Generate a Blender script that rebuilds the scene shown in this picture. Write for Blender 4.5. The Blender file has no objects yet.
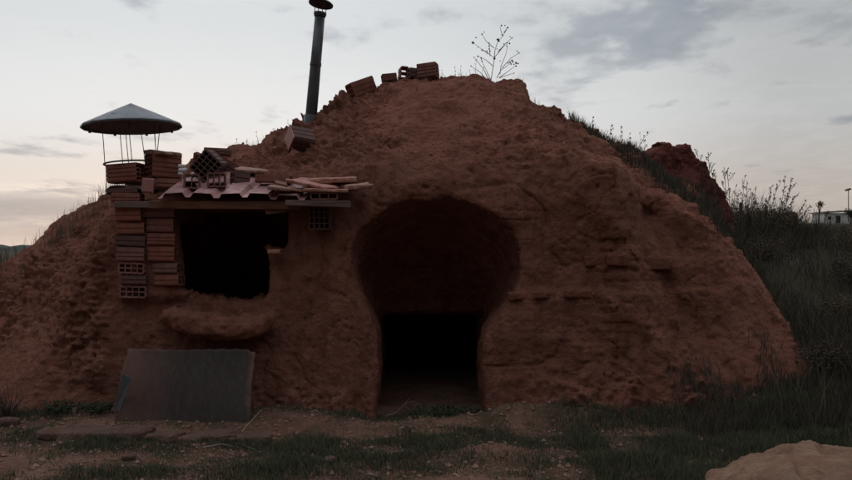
import bpy, math, random
import numpy as np
from mathutils import Vector, Matrix, Euler
from mathutils.bvhtree import BVHTree

random.seed(7); rng = np.random.default_rng(11)
scene = bpy.context.scene
COL = scene.collection
F_PX = 818.0; CAMY = -7.8; EYE = 1.6; HOR = 247.0

def P(px, py, y):
    d = y - CAMY
    return Vector(((px-426)*d/F_PX, y, EYE + (HOR-py)*d/F_PX))
def GP(px, py, z=0.0):                       # point of the flat ground seen at a pixel
    d = (EYE-z)*F_PX/(py-HOR)
    return Vector(((px-426)*d/F_PX, CAMY+d, z))

# ------------------------------------------------------------------ noise
def _h(ix, iy, iz, seed):
    n = (ix.astype(np.int64)*374761393 + iy.astype(np.int64)*668265263 + iz.astype(np.int64)*2147483647 + seed*1013904223) & 0xffffffff
    n = ((n ^ (n >> 13))*1274126177) & 0xffffffff
    n = (n ^ (n >> 16))
    n = (n*2246822519) & 0xffffffff
    return ((n >> 8) & 0xffff).astype(np.float32)/32767.5 - 1.0
def vnoise(x, y, z, seed=0):
    fx, fy, fz = np.floor(x), np.floor(y), np.floor(z)
    ux, uy, uz = x-fx, y-fy, z-fz
    ux = ux*ux*(3-2*ux); uy = uy*uy*(3-2*uy); uz = uz*uz*(3-2*uz)
    fx = fx.astype(np.int32); fy = fy.astype(np.int32); fz = fz.astype(np.int32)
    r = 0
    for a in (0, 1):
        for b in (0, 1):
            for c in (0, 1):
                w = (ux if a else 1-ux)*(uy if b else 1-uy)*(uz if c else 1-uz)
                r = r + w*_h(fx+a, fy+b, fz+c, seed)
    return r
def fbm(x, y, z, s, octs=3, seed=0, gain=.5):
    r = 0; a = 1.0; t = 0
    for i in range(octs):
        r = r + a*vnoise(x*s, y*s, z*s, seed+i*17); t += a
        a *= gain; s *= 2.03
    return r/t*1.6
def near(g, X, Y, Z, w, f):
    k = np.abs(g) < w
    B = [np.broadcast_to(q, g.shape)[k] for q in (X, Y, Z)]
    r = np.zeros(g.shape, np.float32); r[k] = f(*B); return r
def billow(x, y, z, s, octs=3, seed=0):
    r = 0; a = 1.0; t = 0
    for i in range(octs):
        r = r + a*(np.abs(vnoise(x*s, y*s, z*s, seed+i*13))*2-.55); t += a
        a *= .5; s *= 2.1
    return r/t
def sstep(a, b, x):
    t = np.clip((x-a)/(b-a), 0, 1); return t*t*(3-2*t)

# ------------------------------------------------------------------ mesh helpers
def link(o, parent=None):
    COL.objects.link(o)
    if parent is not None:
        o.parent = parent
        o.matrix_parent_inverse = parent.matrix_basis.inverted()
    return o
def np_mesh(name, V, Q, smooth=False):
    V = np.asarray(V, np.float32); Q = np.asarray(Q, np.int32); k = Q.shape[1]
    me = bpy.data.meshes.new(name)
    me.vertices.add(len(V)); me.vertices.foreach_set('co', V.ravel())
    me.loops.add(Q.size); me.loops.foreach_set('vertex_index', Q.ravel())
    me.polygons.add(len(Q)); me.polygons.foreach_set('loop_start', np.arange(len(Q), dtype=np.int32)*k)
    me.update(calc_edges=True)
    if smooth: me.polygons.foreach_set('use_smooth', np.ones(len(Q), bool))
    return me
def tag(o, label=None, cat=None, group=None, kind=None):
    if label: o['label'] = label
    if cat: o['category'] = cat
    if group: o['group'] = group
    if kind: o['kind'] = kind
    return o
def empty(name, loc, rot=(0, 0, 0)):
    o = bpy.data.objects.new(name, None); o.empty_display_size = .1
    o.location = loc; o.rotation_euler = rot; COL.objects.link(o); return o

class MB:
    def __init__(s): s.v = []; s.f = []
    def add(s, vs, fs):
        n = len(s.v); s.v += [tuple(v) for v in vs]; s.f += [tuple(i+n for i in f) for f in fs]; return s
    def box(s, c, d, R=None, jit=0):
        c = Vector(c); vs = []
        for z in (-.5, .5):
            for y in (-.5, .5):
                for x in (-.5, .5):
                    p = Vector((x*d[0], y*d[1], z*d[2]))
                    if jit: p += Vector([random.uniform(-jit, jit) for _ in range(3)])
                    if R: p = R @ p
                    vs.append(c+p)
        return s.add(vs, [(0,2,3,1),(4,5,7,6),(0,1,5,4),(2,6,7,3),(0,4,6,2),(1,3,7,5)])
    def tube(s, pts, rad, n=6, cap=True):
        pts = [Vector(p) for p in pts]
        if not hasattr(rad, '__len__'): rad = [rad]*len(pts)
        vs = []; fs = []
        prev = None
        for i, p in enumerate(pts):
            d = (pts[min(i+1, len(pts)-1)]-pts[max(i-1, 0)])
            if d.length < 1e-9: d = Vector((0, 0, 1))
            d.normalize()
            if prev is None:
                a = d.orthogonal().normalized()
            else:
                a = (prev - d*prev.dot(d)).normalized()
            prev = a; b = d.cross(a)
            for k in range(n):
                t = 2*math.pi*k/n
                vs.append(p + (a*math.cos(t)+b*math.sin(t))*rad[i])
        for i in range(len(pts)-1):
            for k in range(n):
                k2 = (k+1) % n
                fs.append((i*n+k, i*n+k2, (i+1)*n+k2, (i+1)*n+k))
        if cap:
            fs.append(tuple(reversed(range(n)))); fs.append(tuple((len(pts)-1)*n+k for k in range(n)))
        return s.add(vs, fs)
    def lathe(s, prof, n=24, M=None, closed=False):
        vs = []; fs = []
        for r, z in prof:
            for k in range(n):
                t = 2*math.pi*k/n
                v = Vector((r*math.cos(t), r*math.sin(t), z)); vs.append(M @ v if M else v)
        m = len(prof)
        for i in range(m if closed else m-1):
            j = (i+1) % m
            for k in range(n):
                k2 = (k+1) % n
                fs.append((i*n+k, i*n+k2, j*n+k2, j*n+k))
        return s.add(vs, fs)
    def blob(s, c, r, jit=.25):                      # a tiny irregular octahedron-based lump
        c = Vector(c); d = [Vector(q)*r*random.uniform(1-jit, 1+jit) for q in ((1,0,0),(-1,0,0),(0,1,0),(0,-1,0),(0,0,1),(0,0,-1))]
        return s.add([c+q for q in d], [(0,2,4),(2,1,4),(1,3,4),(3,0,4),(2,0,5),(1,2,5),(3,1,5),(0,3,5)])
    def build(s, name, mat, parent=None, smooth=False, bevel=0):
        me = bpy.data.meshes.new(name); me.from_pydata(s.v, [], s.f); me.update()
        me.materials.append(mat)
        if smooth: me.polygons.foreach_set('use_smooth', np.ones(len(me.polygons), bool))
        o = bpy.data.objects.new(name, me); link(o, parent)
        if bevel:
            m = o.modifiers.new('bevel', 'BEVEL'); m.width = bevel; m.segments = 2; m.limit_method = 'ANGLE'
        return o

# ------------------------------------------------------------------ surface nets
def surface_nets(g, o, h):
    s = g < 0
    act = np.zeros(tuple(n-1 for n in g.shape), np.int8)
    for a in (0, 1):
        for b in (0, 1):
            for c in (0, 1):
                act += s[a:g.shape[0]-1+a, b:g.shape[1]-1+b, c:g.shape[2]-1+c]
    act = (act > 0) & (act < 8)
    ci = np.argwhere(act).astype(np.int32)
    idx = -np.ones(act.shape, np.int32); idx[act] = np.arange(len(ci))
    acc = np.zeros((len(ci), 3), np.float32); cnt = np.zeros(len(ci), np.float32)
    cs = [(a, b, c) for a in (0, 1) for b in (0, 1) for c in (0, 1)]
    val = {q: g[ci[:, 0]+q[0], ci[:, 1]+q[1], ci[:, 2]+q[2]] for q in cs}
    for q in cs:
        for ax in range(3):
            if q[ax] == 0:
                r = list(q); r[ax] = 1; r = tuple(r)
                v0, v1 = val[q], val[r]; m = (v0 < 0) != (v1 < 0)
                t = v0[m]/(v0[m]-v1[m])
                p = np.repeat(np.array(q, np.float32)[None], m.sum(), 0); p[:, ax] += t
                acc[m] += p; cnt[m] += 1
    V = (ci + acc/cnt[:, None])*h + np.array(o, np.float32)
    Q = []
    for ax in range(3):
        u, w = [(1, 2), (2, 0), (0, 1)][ax]
        sl0 = [slice(None)]*3; sl1 = [slice(None)]*3
        sl0[ax] = slice(0, -1); sl1[ax] = slice(1, None)
        for k in (u, w): sl0[k] = slice(1, -1); sl1[k] = slice(1, -1)
        a = s[tuple(sl0)]; b = s[tuple(sl1)]
        e = np.argwhere(a != b); flip = a[tuple(e.T)]
        e[:, u] += 1; e[:, w] += 1
        def cell(du, dw):
            c = e.copy(); c[:, u] -= du; c[:, w] -= dw; return idx[tuple(c.T)]
        q = np.stack([cell(1, 1), cell(0, 1), cell(0, 0), cell(1, 0)], 1)
        q[~flip] = q[~flip][:, ::-1]
        Q.append(q)
    Q = np.concatenate(Q); return V, Q
def sdf_grid(f, lo, hi, h):
    ax = [np.arange(lo[i], hi[i], h, dtype=np.float32) for i in range(3)]
    X, Y, Z = np.meshgrid(*ax, indexing='ij', sparse=True)
    g = f(X, Y, Z).astype(np.float32)
    return surface_nets(g, lo, h)
def subdiv_displace(name, V, Q, levels, disp, mat, parent=None, zmin=None):
    me = np_mesh(name+'_b', V, Q, True)
    o = bpy.data.objects.new(name+'_b', me); COL.objects.link(o)
    if levels:
        m = o.modifiers.new('s', 'SUBSURF'); m.levels = levels; m.render_levels = levels
        dg = bpy.context.evaluated_depsgraph_get()
        m2 = bpy.data.meshes.new_from_object(o.evaluated_get(dg))
    else: m2 = me.copy()
    bpy.data.objects.remove(o)
    n = len(m2.vertices); co = np.empty(n*3, np.float32); m2.vertices.foreach_get('co', co); co = co.reshape(-1, 3)
    no = np.empty(n*3, np.float32); m2.vertices.foreach_get('normal', no); no = no.reshape(-1, 3)
    co = co + no*disp(co, no)[:, None]
    m2.vertices.foreach_set('co', co.astype(np.float32).ravel())
    m2.polygons.foreach_set('use_smooth', np.ones(len(m2.polygons), bool))
    m2.name = name; m2.materials.clear(); m2.materials.append(mat); m2.update()
    return link(bpy.data.objects.new(name, m2), parent)

# ------------------------------------------------------------------ materials
def new_mat(name):
    m = bpy.data.materials.new(name); m.use_nodes = True
    nt = m.node_tree; b = nt.nodes['Principled BSDF']; return m, nt, b
class NB:
    def __init__(s, nt): s.nt = nt
    def n(s, t, **k):
        x = s.nt.nodes.new(t)
        for a, b in k.items(): setattr(x, a, b)
        return x
    def l(s, a, b): s.nt.links.new(a, b)
    def put(s, sock, v):
        if isinstance(v, bpy.types.NodeSocket): s.l(v, sock)
        else: sock.default_value = v
    def m(s, op, a, b=0.0, c=0.0, clamp=False):
        x = s.n('ShaderNodeMath', operation=op, use_clamp=clamp)
        for i, v in enumerate((a, b, c)): s.put(x.inputs[i], v)
        return x.outputs[0]
    def noise(s, vec, scale, detail=5, rough=.55, dist=0):
        x = s.n('ShaderNodeTexNoise'); s.l(vec, x.inputs['Vector'])
        x.inputs['Scale'].default_value = scale; x.inputs['Detail'].default_value = detail
        x.inputs['Roughness'].default_value = rough; x.inputs['Distortion'].default_value = dist
        return x.outputs[0]
    def rng(s, v, a, b, c=0.0, d=1.0, smooth=False):
        x = s.n('ShaderNodeMapRange'); x.clamp = True
        if smooth: x.interpolation_type = 'SMOOTHSTEP'
        s.put(x.inputs[0], v)
        for i, q in enumerate((a, b, c, d)): x.inputs[1+i].default_value = q
        return x.outputs[0]
    def mix(s, f, a, b):
        x = s.n('ShaderNodeMix', data_type='RGBA'); s.put(x.inputs[0], f)
        for sock, v in ((x.inputs[6], a), (x.inputs[7], b)):
            if isinstance(v, bpy.types.NodeSocket): s.l(v, sock)
            else: sock.default_value = (*v[:3], 1)
        return x.outputs[2]
    def scale(s, vec, sc):
        x = s.n('ShaderNodeMapping'); s.l(vec, x.inputs[0]); x.inputs['Scale'].default_value = sc; return x.outputs[0]
    def bump(s, h, strength, dist, normal=None):
        x = s.n('ShaderNodeBump'); s.l(h, x.inputs['Height']); x.inputs['Strength'].default_value = strength
        x.inputs['Distance'].default_value = dist
        if normal: s.l(normal, x.inputs['Normal'])
        return x.outputs[0]

def earth_mat(name, c1, c2, c3, stone=(.42, .30, .24), bscale=1.0):
    m, nt, b = new_mat(name); N = NB(nt)
    tc = N.n('ShaderNodeTexCoord').outputs['Object']
    big = N.rng(N.noise(tc, 1.1, 4, .6), .35, .65)
    mid = N.rng(N.noise(tc, 7, 6, .65, .4), .35, .68)
    c = N.mix(big, c1, c2); c = N.mix(N.m('MULTIPLY', mid, .75), c, c3)
    fine = N.noise(tc, 70, 4, .7)
    c = N.mix(N.rng(fine, .58, .75, 0, .55), c, [q*1.35 for q in c3])
    c = N.mix(N.rng(fine, .42, .3, 0, .55), c, [q*.55 for q in c1])
    vo = N.n('ShaderNodeTexVoronoi'); N.l(tc, vo.inputs['Vector']); vo.inputs['Scale'].default_value = 30*bscale
    peb = N.rng(vo.outputs['Distance'], .16, .10)
    sel = N.rng(N.noise(tc, 13, 2), .60, .66)
    pf = N.m('MULTIPLY', peb, sel)
    c = N.mix(N.m('MULTIPLY', pf, .6), c, stone)
    stq = N.noise(N.scale(tc, (3.2, 3.2, .55)), 2.0, 6, .65, .6)
    c = N.mix(N.rng(stq, .50, .66, 0, .42), c, [q*.48 for q in c1])
    c = N.mix(N.rng(N.noise(tc, 2.3, 7, .7, .8), .56, .68, 0, .5), c, [q*1.25 for q in c3])
    N.l(c, b.inputs['Base Color']); b.inputs['Roughness'].default_value = .97
    b.inputs['Specular IOR Level'].default_value = .15
    h = N.m('ADD', N.noise(tc, 22, 8, .7), N.m('MULTIPLY', N.noise(tc, 90, 5, .7), .45))
    h = N.m('ADD', h, N.m('MULTIPLY', N.noise(tc, 45, 6, .75), .7))
    h = N.m('ADD', h, N.m('MULTIPLY', pf, .5))
    v2 = N.n('ShaderNodeTexVoronoi'); N.l(N.scale(tc, (1, 1, 1)), v2.inputs['Vector']); v2.inputs['Scale'].default_value = 24
    h = N.m('ADD', h, N.m('MULTIPLY', N.m('MULTIPLY', v2.outputs['Distance'], N.rng(N.noise(tc, 3.3, 3), .45, .6)), -.55))
    N.l(N.bump(h, 1.0, .055), b.inputs['Normal'])
    return m
M_EARTH = earth_mat('red_earth', (.305, .113, .075), (.42, .162, .107), (.50, .228, .162))
M_RUIN = earth_mat('dark_red_earth', (.32, .105, .082), (.38, .13, .10), (.24, .08, .065))
M_ADOBE = earth_mat('adobe', (.36, .135, .092), (.42, .165, .115), (.34, .12, .08))
M_ROCK = earth_mat('pink_stone', (.58, .35, .23), (.70, .46, .32), (.44, .21, .14), (.75, .55, .42))
M_SLAB = earth_mat('grey_slab', (.30, .18, .135), (.36, .23, .18), (.24, .13, .095))

def ground_mat():
    m, nt, b = new_mat('ground_soil'); N = NB(nt)
    tc = N.n('ShaderNodeTexCoord').outputs['Object']
    big = N.rng(N.noise(tc, .9, 5, .65, .5), .4, .62)
    soil = N.mix(big, (.15, .075, .054), (.23, .125, .092))
    soil = N.mix(N.rng(N.noise(tc, 14, 6, .7), .5, .7, 0, .7), soil, (.28, .175, .135))
    far = N.mix(N.rng(N.noise(tc, .25, 4, .6), .4, .6), (.028, .033, .022), (.062, .055, .038))
    sx = N.n('ShaderNodeSeparateXYZ'); N.l(tc, sx.inputs[0])
    wob = N.m('MULTIPLY', N.m('SUBTRACT', N.noise(tc, 1.3, 4, .6), .5), 1.6)
    rightm = N.rng(N.m('ADD', sx.outputs[0], wob), 2.5, 3.2)
    backm = N.rng(N.m('ADD', sx.outputs[1], wob), 2.5, 4)
    lf = N.m('MAXIMUM', rightm, backm)
    c = N.mix(N.m('MULTIPLY', lf, .9), soil, far)
    # worn grass patches in front
    c = N.mix(N.rng(N.noise(tc, 2.6, 6, .7), .5, .62, 0, .65), c, (.055, .062, .032))
    N.l(c, b.inputs['Base Color']); b.inputs['Roughness'].default_value = 1
    b.inputs['Specular IOR Level'].default_value = .1
    h = N.m('ADD', N.noise(tc, 12, 8, .7), N.m('MULTIPLY', N.noise(tc, 60, 5, .7), .4))
    N.l(N.bump(h, .8, .04), b.inputs['Normal'])
    return m
M_GROUND = ground_mat()

def brick_mat(name, c, var=.25, dust=.35):
    m, nt, b = new_mat(name); N = NB(nt)
    tc = N.n('ShaderNodeTexCoord').outputs['Object']
    oi = N.n('ShaderNodeObjectInfo')
    hs = N.n('ShaderNodeHueSaturation'); hs.inputs['Color'].default_value = (*c, 1)
    N.l(N.rng(oi.outputs['Random'], 0, 1, 1-var, 1+var), hs.inputs['Value'])
    N.l(N.rng(oi.outputs['Random'], 0, 1, .82, 1.1), hs.inputs['Saturation'])
    col = N.mix(N.rng(N.noise(tc, 9, 5, .7), .45, .7, 0, dust), hs.outputs[0], (.42, .22, .16))
    col = N.mix(N.rng(N.noise(tc, 17, 4, .7), .56, .72, 0, .6), col, (.09, .04, .032))
    N.l(col, b.inputs['Base Color']); b.inputs['Roughness'].default_value = .9
    N.l(N.bump(N.noise(tc, 60, 5, .7), .6, .01), b.inputs['Normal'])
    return m
M_BRICK = brick_mat('fired_clay', (.215, .075, .055), .16, .45)
M_BRICKP = brick_mat('pale_fired_clay', (.42, .19, .16), .1)
M_BRICKD = brick_mat('sooty_clay', (.13, .055, .042), .2, .15)
M_TILE = brick_mat('dusty_clay', (.36, .19, .14), .12, .5)

def metal_mat(name, c, rust, amt, metallic=.6, rough=.5, vert=True):
    m, nt, b = new_mat(name); N = NB(nt)
    tc = N.n('ShaderNodeTexCoord').outputs['Object']
    st = N.noise(N.scale(tc, (9, 9, 1.3) if vert else (4, 4, 4)), 2.2, 6, .65, .3)
    f = N.rng(st, .62-amt*.25, .72-amt*.2)
    cc = N.mix(N.rng(N.noise(tc, 3, 4), .35, .65), c, [q*.7 for q in c])
    col = N.mix(f, cc, rust); N.l(col, b.inputs['Base Color'])
    N.l(N.m('MULTIPLY', N.m('SUBTRACT', 1.0, f), metallic), b.inputs['Metallic'])
    N.l(N.rng(f, 0, 1, rough, .92), b.inputs['Roughness'])
    N.l(N.bump(N.noise(tc, 30, 5, .6), .25, .006), b.inputs['Normal'])
    return m
M_COWL = metal_mat('weathered_steel', (.165, .175, .19), (.14, .145, .155), .2, .75, .42, False)
M_PIPE = metal_mat('sooty_steel', (.085, .09, .10), (.065, .05, .045), .5, .5, .5)
M_ROD = metal_mat('dark_wire', (.10, .10, .105), (.08, .06, .05), .4, .5, .6)
M_ROOF = metal_mat('oxide_red_sheet', (.50, .27, .255), (.28, .13, .11), .5, .25, .42, False)
M_WOODRED = None
def sheet_mat():
    m, nt, b = new_mat('rusting_sheet'); N = NB(nt)
    tc = N.n('ShaderNodeTexCoord').outputs['Object']
    sx = N.n('ShaderNodeSeparateXYZ'); N.l(tc, sx.inputs[0])
    st = N.noise(N.scale(tc, (12, 12, 1.0)), 2.0, 7, .65, .4)
    blot = N.noise(tc, 3.0, 6, .7, .6)
    left = N.rng(N.m('ADD', sx.outputs[0], N.m('MULTIPLY', N.m('SUBTRACT', blot, .5), .5)), -.05, -.50)
    right = N.rng(N.m('ADD', sx.outputs[0], N.m('MULTIPLY', N.m('SUBTRACT', blot, .5), .16)), .53, .60)
    f = N.m('MAXIMUM', N.m('MULTIPLY', left, .75), right)
    f = N.m('MAXIMUM', f, N.rng(st, .52, .68, 0, .32), clamp=True)
    grey = N.mix(N.rng(st, .3, .6), (.075, .058, .052), (.042, .034, .033))
    rust = N.mix(N.rng(blot, .4, .6), (.10, .058, .046), (.17, .09, .066))
    col = N.mix(f, grey, rust); N.l(col, b.inputs['Base Color'])
    N.l(N.rng(f, 0, 1, .12, 0), b.inputs['Metallic']); b.inputs['Roughness'].default_value = .78; b.inputs['Specular IOR Level'].default_value = .2
    N.l(N.bump(N.m('ADD', st, N.m('MULTIPLY', N.noise(tc, 40, 4), .3)), .5, .012), b.inputs['Normal'])
    return m
M_SHEET = sheet_mat()
def wood_mat(name, c1, c2):
    m, nt, b = new_mat(name); N = NB(nt)
    tc = N.n('ShaderNodeTexCoord').outputs['Object']
    g = N.noise(N.scale(tc, (1.2, 14, 14)), 3, 6, .6, .5)
    N.l(N.mix(N.rng(g, .35, .65), c1, c2), b.inputs['Base Color']); b.inputs['Roughness'].default_value = .9
    N.l(N.bump(g, .5, .01), b.inputs['Normal']); return m
M_WOOD = wood_mat('old_orange_wood', (.09, .038, .024), (.20, .085, .045))
M_GREYW = wood_mat('weathered_wood', (.10, .062, .048), (.19, .125, .10))
def flat_mat(name, c1, c2, sc=6, rough=.95):
    m, nt, b = new_mat(name); N = NB(nt)
    geo = N.n('ShaderNodeNewGeometry')
    r = N.m('ADD', N.m('MULTIPLY', geo.outputs['Random Per Island'], .7), N.m('MULTIPLY', N.noise(N.n('ShaderNodeTexCoord').outputs['Object'], sc, 3), .5))
    N.l(N.mix(N.rng(r, .2, 1.0), c1, c2), b.inputs['Base Color']); b.inputs['Roughness'].default_value = rough
    b.inputs['Specular IOR Level'].default_value = .2
    return m
M_GRASS = flat_mat('green_grass', (.052, .066, .036), (.11, .108, .064), 2)
M_DRYG = flat_mat('dry_grass', (.06, .055, .035), (.16, .13, .085), 2)
M_BRUSH = flat_mat('dull_brush', (.044, .043, .031), (.12, .098, .070), 1.2)
M_STALK = flat_mat('dry_stalk', (.085, .06, .045), (.14, .10, .075))
M_HEAD = flat_mat('seed_head', (.05, .036, .028), (.09, .062, .048))
M_PALE = flat_mat('bleached_twig', (.30, .26, .22), (.42, .37, .31))
M_LEAF = flat_mat('tree_leaf', (.16, .11, .06), (.26, .18, .09))
M_DLEAF = flat_mat('dark_leaf', (.03, .036, .022), (.05, .055, .03))
M_PLASTER = flat_mat('white_wall', (.62, .62, .60), (.7, .7, .68))
M_DARK = flat_mat('dark_opening', (.03, .033, .04), (.035, .04, .045))
M_ROOFFAR = flat_mat('grey_roof', (.30, .28, .27), (.34, .32, .30))
M_PEB = flat_mat('pebbles', (.17, .09, .065), (.33, .21, .16))

# ------------------------------------------------------------------ terrain
def terrain(X, Y):
    D = np.maximum(Y-CAMY, .5); A = X/D
    flat = -.02 + .0022*np.maximum(Y-6, 0)*sstep(6, 60, Y)
    hill_far = 1.47 + .0290*D
    rise = sstep(-1.6, 4.6, Y)**.9 * sstep(2.3, 4.6, X + .25*np.clip(Y, -2, 6))
    w = np.where(Y < 5, rise, sstep(.08, .22, A)*sstep(2.3, 4.6, X+1.2))
    z = flat*(1-w) + hill_far*w
    n = fbm(X, Y, X*0, .55, 4, 5)*.05 + fbm(X, Y, X*0, 3, 3, 9)*.018
    far = sstep(12, 60, D)
    z = z - .20*sstep(.41, .48, A)*w*(1-far)
    z = z + n*(1+2.0*w*(1-far)) + far*fbm(X, Y, X*0, .03, 3, 3)*.25
    # soil heaped at the foot of the wall and the two bare berms
    def bump(px, py, rx, ry, h):
        g = GP(px, py); return h*np.exp(-((X-g.x)/rx)**2-((Y-g.y)/ry)**2)
    z = z + bump(520, 420, .75, .17, .13) + bump(490, 452, .34, .16, .09) + bump(330, 425, .9, .25, .07)
    z = z + .10*np.exp(-((Y-.0)/.45)**2)*sstep(-4.5, -3, X)*(1-sstep(-.7, -.45, X)*(1-sstep(.5, .8, X)))
    return z
def axis(vals):
    out = []
    for a, b, h in vals: out += list(np.arange(a, b, h))
    return np.array(out + [vals[-1][1]], np.float32)
gx = axis([(-600,-100,50), (-100,-20,8), (-20,-7,.6), (-7,7.4,.045), (7.4,20,.5), (20,120,6), (120,600,40)])
gy = axis([(-200,-20,20), (-20,-5,.7), (-5,.6,.035), (.6,7,.12), (7,20,.6), (20,120,5), (120,900,40)])
GX, GY = np.meshgrid(gx, gy, indexing='ij')
GZ = terrain(GX, GY)
nI, nJ = GX.shape
ii = (np.arange(nI-1)[:, None]*nJ + np.arange(nJ-1)[None]).ravel()
me = np_mesh('ground', np.stack([GX, GY, GZ], -1).reshape(-1, 3), np.stack([ii, ii+nJ, ii+nJ+1, ii+1], 1), True)
me.materials.append(M_GROUND)
ground = link(bpy.data.objects.new('ground', me)); tag(ground, kind='structure')
def tz(x, y): return float(terrain(np.array([x], np.float32), np.array([y], np.float32))[0])

# ------------------------------------------------------------------ the earth house
RIDGE = [(-560, 330), (-300, 300), (-150, 290), (-60, 276), (0, 260), (45, 228), (75, 212), (105, 201), (150, 172), (180, 166), (205, 165), (230, 160), (265, 146), (300, 126),
         (322, 119), (345, 98), (380, 82), (430, 78), (480, 77), (517, 85), (523, 91), (530, 104), (545, 109), (570, 126), (600, 137), (630, 150), (650, 172),
         (690, 186), (712, 205), (728, 232), (750, 282), (790, 350), (850, 430), (1000, 470)]
rx = np.array([(p-426)*9.8/F_PX for p, _ in RIDGE]); rz = np.array([EYE+(HOR-q)*9.8/F_PX for _, q in RIDGE])
rz[0] = -.3; rz[1] = .3
FT = [(-6.5, -.6), (-4.9, -.45), (-4.3, -.05), (-3.8, .30), (-3.35, 1.0), (-3.02, 1.75), (-2.9, 1.98), (-2.2, 2.02), (-1.3, 2.04), (-.6, 2.15), (0, 2.24), (.6, 2.26), (1.2, 2.32),
      (1.6, 2.36), (2.0, 2.12), (2.3, 1.92), (2.79, 1.64), (3.08, 1.24), (3.42, .82), (3.78, .40), (4.1, .06), (4.6, -.4), (6.5, -1.5)]
fx = np.array([a for a, _ in FT]); fz = np.array([b for _, b in FT])
def H_top(X, Y):
    S = np.interp(X, rx, rz); Zf = np.interp(X, fx, fz)
    u = np.clip((Y-.1)/1.9, 0, 1)
    e = np.interp(X, [-4, -3.3, -2.6, -1.5, 2, 3, 4], [.75, .5, .62, .86, .86, .8, .9])
    h = Zf + (S-Zf)*u**e
    h = h + np.minimum(Y-.1, 0)*1.3
    back = np.maximum(Y-2.0, 0)
    return h - .16*back**1.7
def smax(a, b, k):
    t = np.clip(.5+.5*(a-b)/k, 0, 1); return b*(1-t)+a*t + k*t*(1-t)
def smin(a, b, k): return -smax(-a, -b, k)
def boxd(X, Y, Z, c, r):
    a = np.abs(X-c[0])-r[0]; b = np.abs(Y-c[1])-r[1]; d = np.abs(Z-c[2])-r[2]
    return np.maximum(np.maximum(a, b), d)
def gauss(X, Z, x0, z0, sx, sz): return np.exp(-((X-x0)/sx)**2-((Z-z0)/sz)**2)
def PX(px): return (px-426)*7.8/F_PX
def PZ(py): return EYE+(HOR-py)*7.8/F_PX
def house_sdf(X, Y, Z):
    Fy = .02 + .07*Z + 0*X
    Fy = Fy - .16*gauss(X, Z, 1.75, 1.85, .42, .5)                    # buttress beside the arch
    Fy = Fy + .46*gauss(X, Z, 2.32, 1.95, .24, .34)                   # hollow under the grassy shoulder
    Fy = Fy + .30*np.maximum(X-2.1, 0) - .34*np.maximum(X-2.1, 0)*np.exp(-np.maximum(Z, 0)/.8)
    Fy = Fy - .30*np.exp(-np.maximum(Z, 0)/.16)*sstep(.9, 1.5, X)
    Fy = Fy - .10*np.exp(-np.maximum(Z, 0)/.12)*sstep(-.6, -1.0, X)
    Fy = Fy - .05*sstep(PX(482), PX(500), X)*(1-sstep(PX(700), PX(760), X))*sstep(PZ(288), PZ(294), Z)   # lower courses stand a little proud
    Fy = Fy + .04*gauss(X, Z, PX(573), PZ(318), .022, .17)            # vertical crack
    Fy = Fy + .05*gauss(X, Z, PX(657), PZ(300), .05, .3)
    Fy = Fy + .11*sstep(PX(667), PX(675), X)*sstep(.35, .8, Z)*(1-sstep(1.65, 1.85, Z))
    xx = np.arange(-9, 7, .03, dtype=np.float32)[:, None]; zz = np.arange(-.5, 4, .03, dtype=np.float32)[None]
    fold = billow(xx+zz*.75, 0*xx+.3, zz*.35, 2.3, 3, 151)
    def samp(T): return T[np.clip(((X+9)/.03).astype(np.int32), 0, T.shape[0]-1), np.clip(((Z+.5)/.03).astype(np.int32), 0, T.shape[1]-1)]
    Fy = Fy - .11*samp(fold)*sstep(1.2, 1.9, X)
    Fy = Fy + .018*np.sin(X*19+3*np.sin(X*5))*sstep(-1.35, -1.2, X)*(1-sstep(-.8, -.6, X))
    Fy = Fy - .075*sstep(PX(113), PX(120), X)*(1-sstep(PX(178), PX(186), X))*sstep(PZ(306), PZ(296), Z)
    wall = Fy - Y
    top = (Z - H_top(X, Y))*.8
    g = smax(top, wall, .16)
    g = np.maximum(g, -Z-.35)
    bt = np.sqrt(((X-PX(607)-.06)/.30)**2 + ((Y-.42)/.42)**2 + ((Z-PZ(232))/.58)**2)-1
    g = smin(g, bt*.33, .16)
    hx = X - 2.46 - .35*(1.95-Z)
    ho = np.sqrt((hx/.24)**2 + ((Y-.20)/.38)**2 + ((Z-1.95)/.5)**2)-1
    g = smax(g, -ho*.22, .10)
    g = g - near(g, X, Y, Z, .35, lambda x, y, z: fbm(x, y, z, 1.25, 2, 21)*(.055+.06*np.clip(z-1.7, 0, 1)) + fbm(x, y, z, 3.6, 2, 33)*.045*np.clip(.45 + .8*(z-1.2), .4, 1.3))
    # clay sill swelling out under the window
    sy = -.04
    sill = np.sqrt(((X-PX(222))/.47)**4 + ((Y-sy)/.16)**2 + (np.abs(Z-PZ(325)+.03*np.sin(X*6))/.125)**3)-1
    g = smin(g, sill*.13, .11)
    sill2 = np.sqrt(((X-PX(172))/.14)**2 + ((Y-.02)/.13)**2 + ((Z-PZ(317))/.08)**2)-1
    g = smin(g, sill2*.1, .04)
    # arch: funnel that narrows inwards, and the straight passage under it
    t = np.clip((Y-.0)/1.6, 0, 1)
    rxx = .83 - .34*t*t; up = .63*(1-.72*t*t); dn = .68 - .05*t; drp = .62*t*t
    xc = PX(436); zc = PZ(262) + 0*X - drp
    rr = np.where(Z > zc, up, dn)
    arch = (np.sqrt(((X-xc)/rxx)**2 + ((Z-zc)/rr)**2)-1)*.62
    arch = np.maximum(arch, np.maximum(Y-1.6, -1.2-Y))
    door = np.maximum(np.maximum(np.abs(X-PX(430.5))-(.515-.0*t), Z-PZ(275)+drp), np.maximum(Y-1.59, -1.2-Y))
    cav = smin(arch, door, .24)
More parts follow.
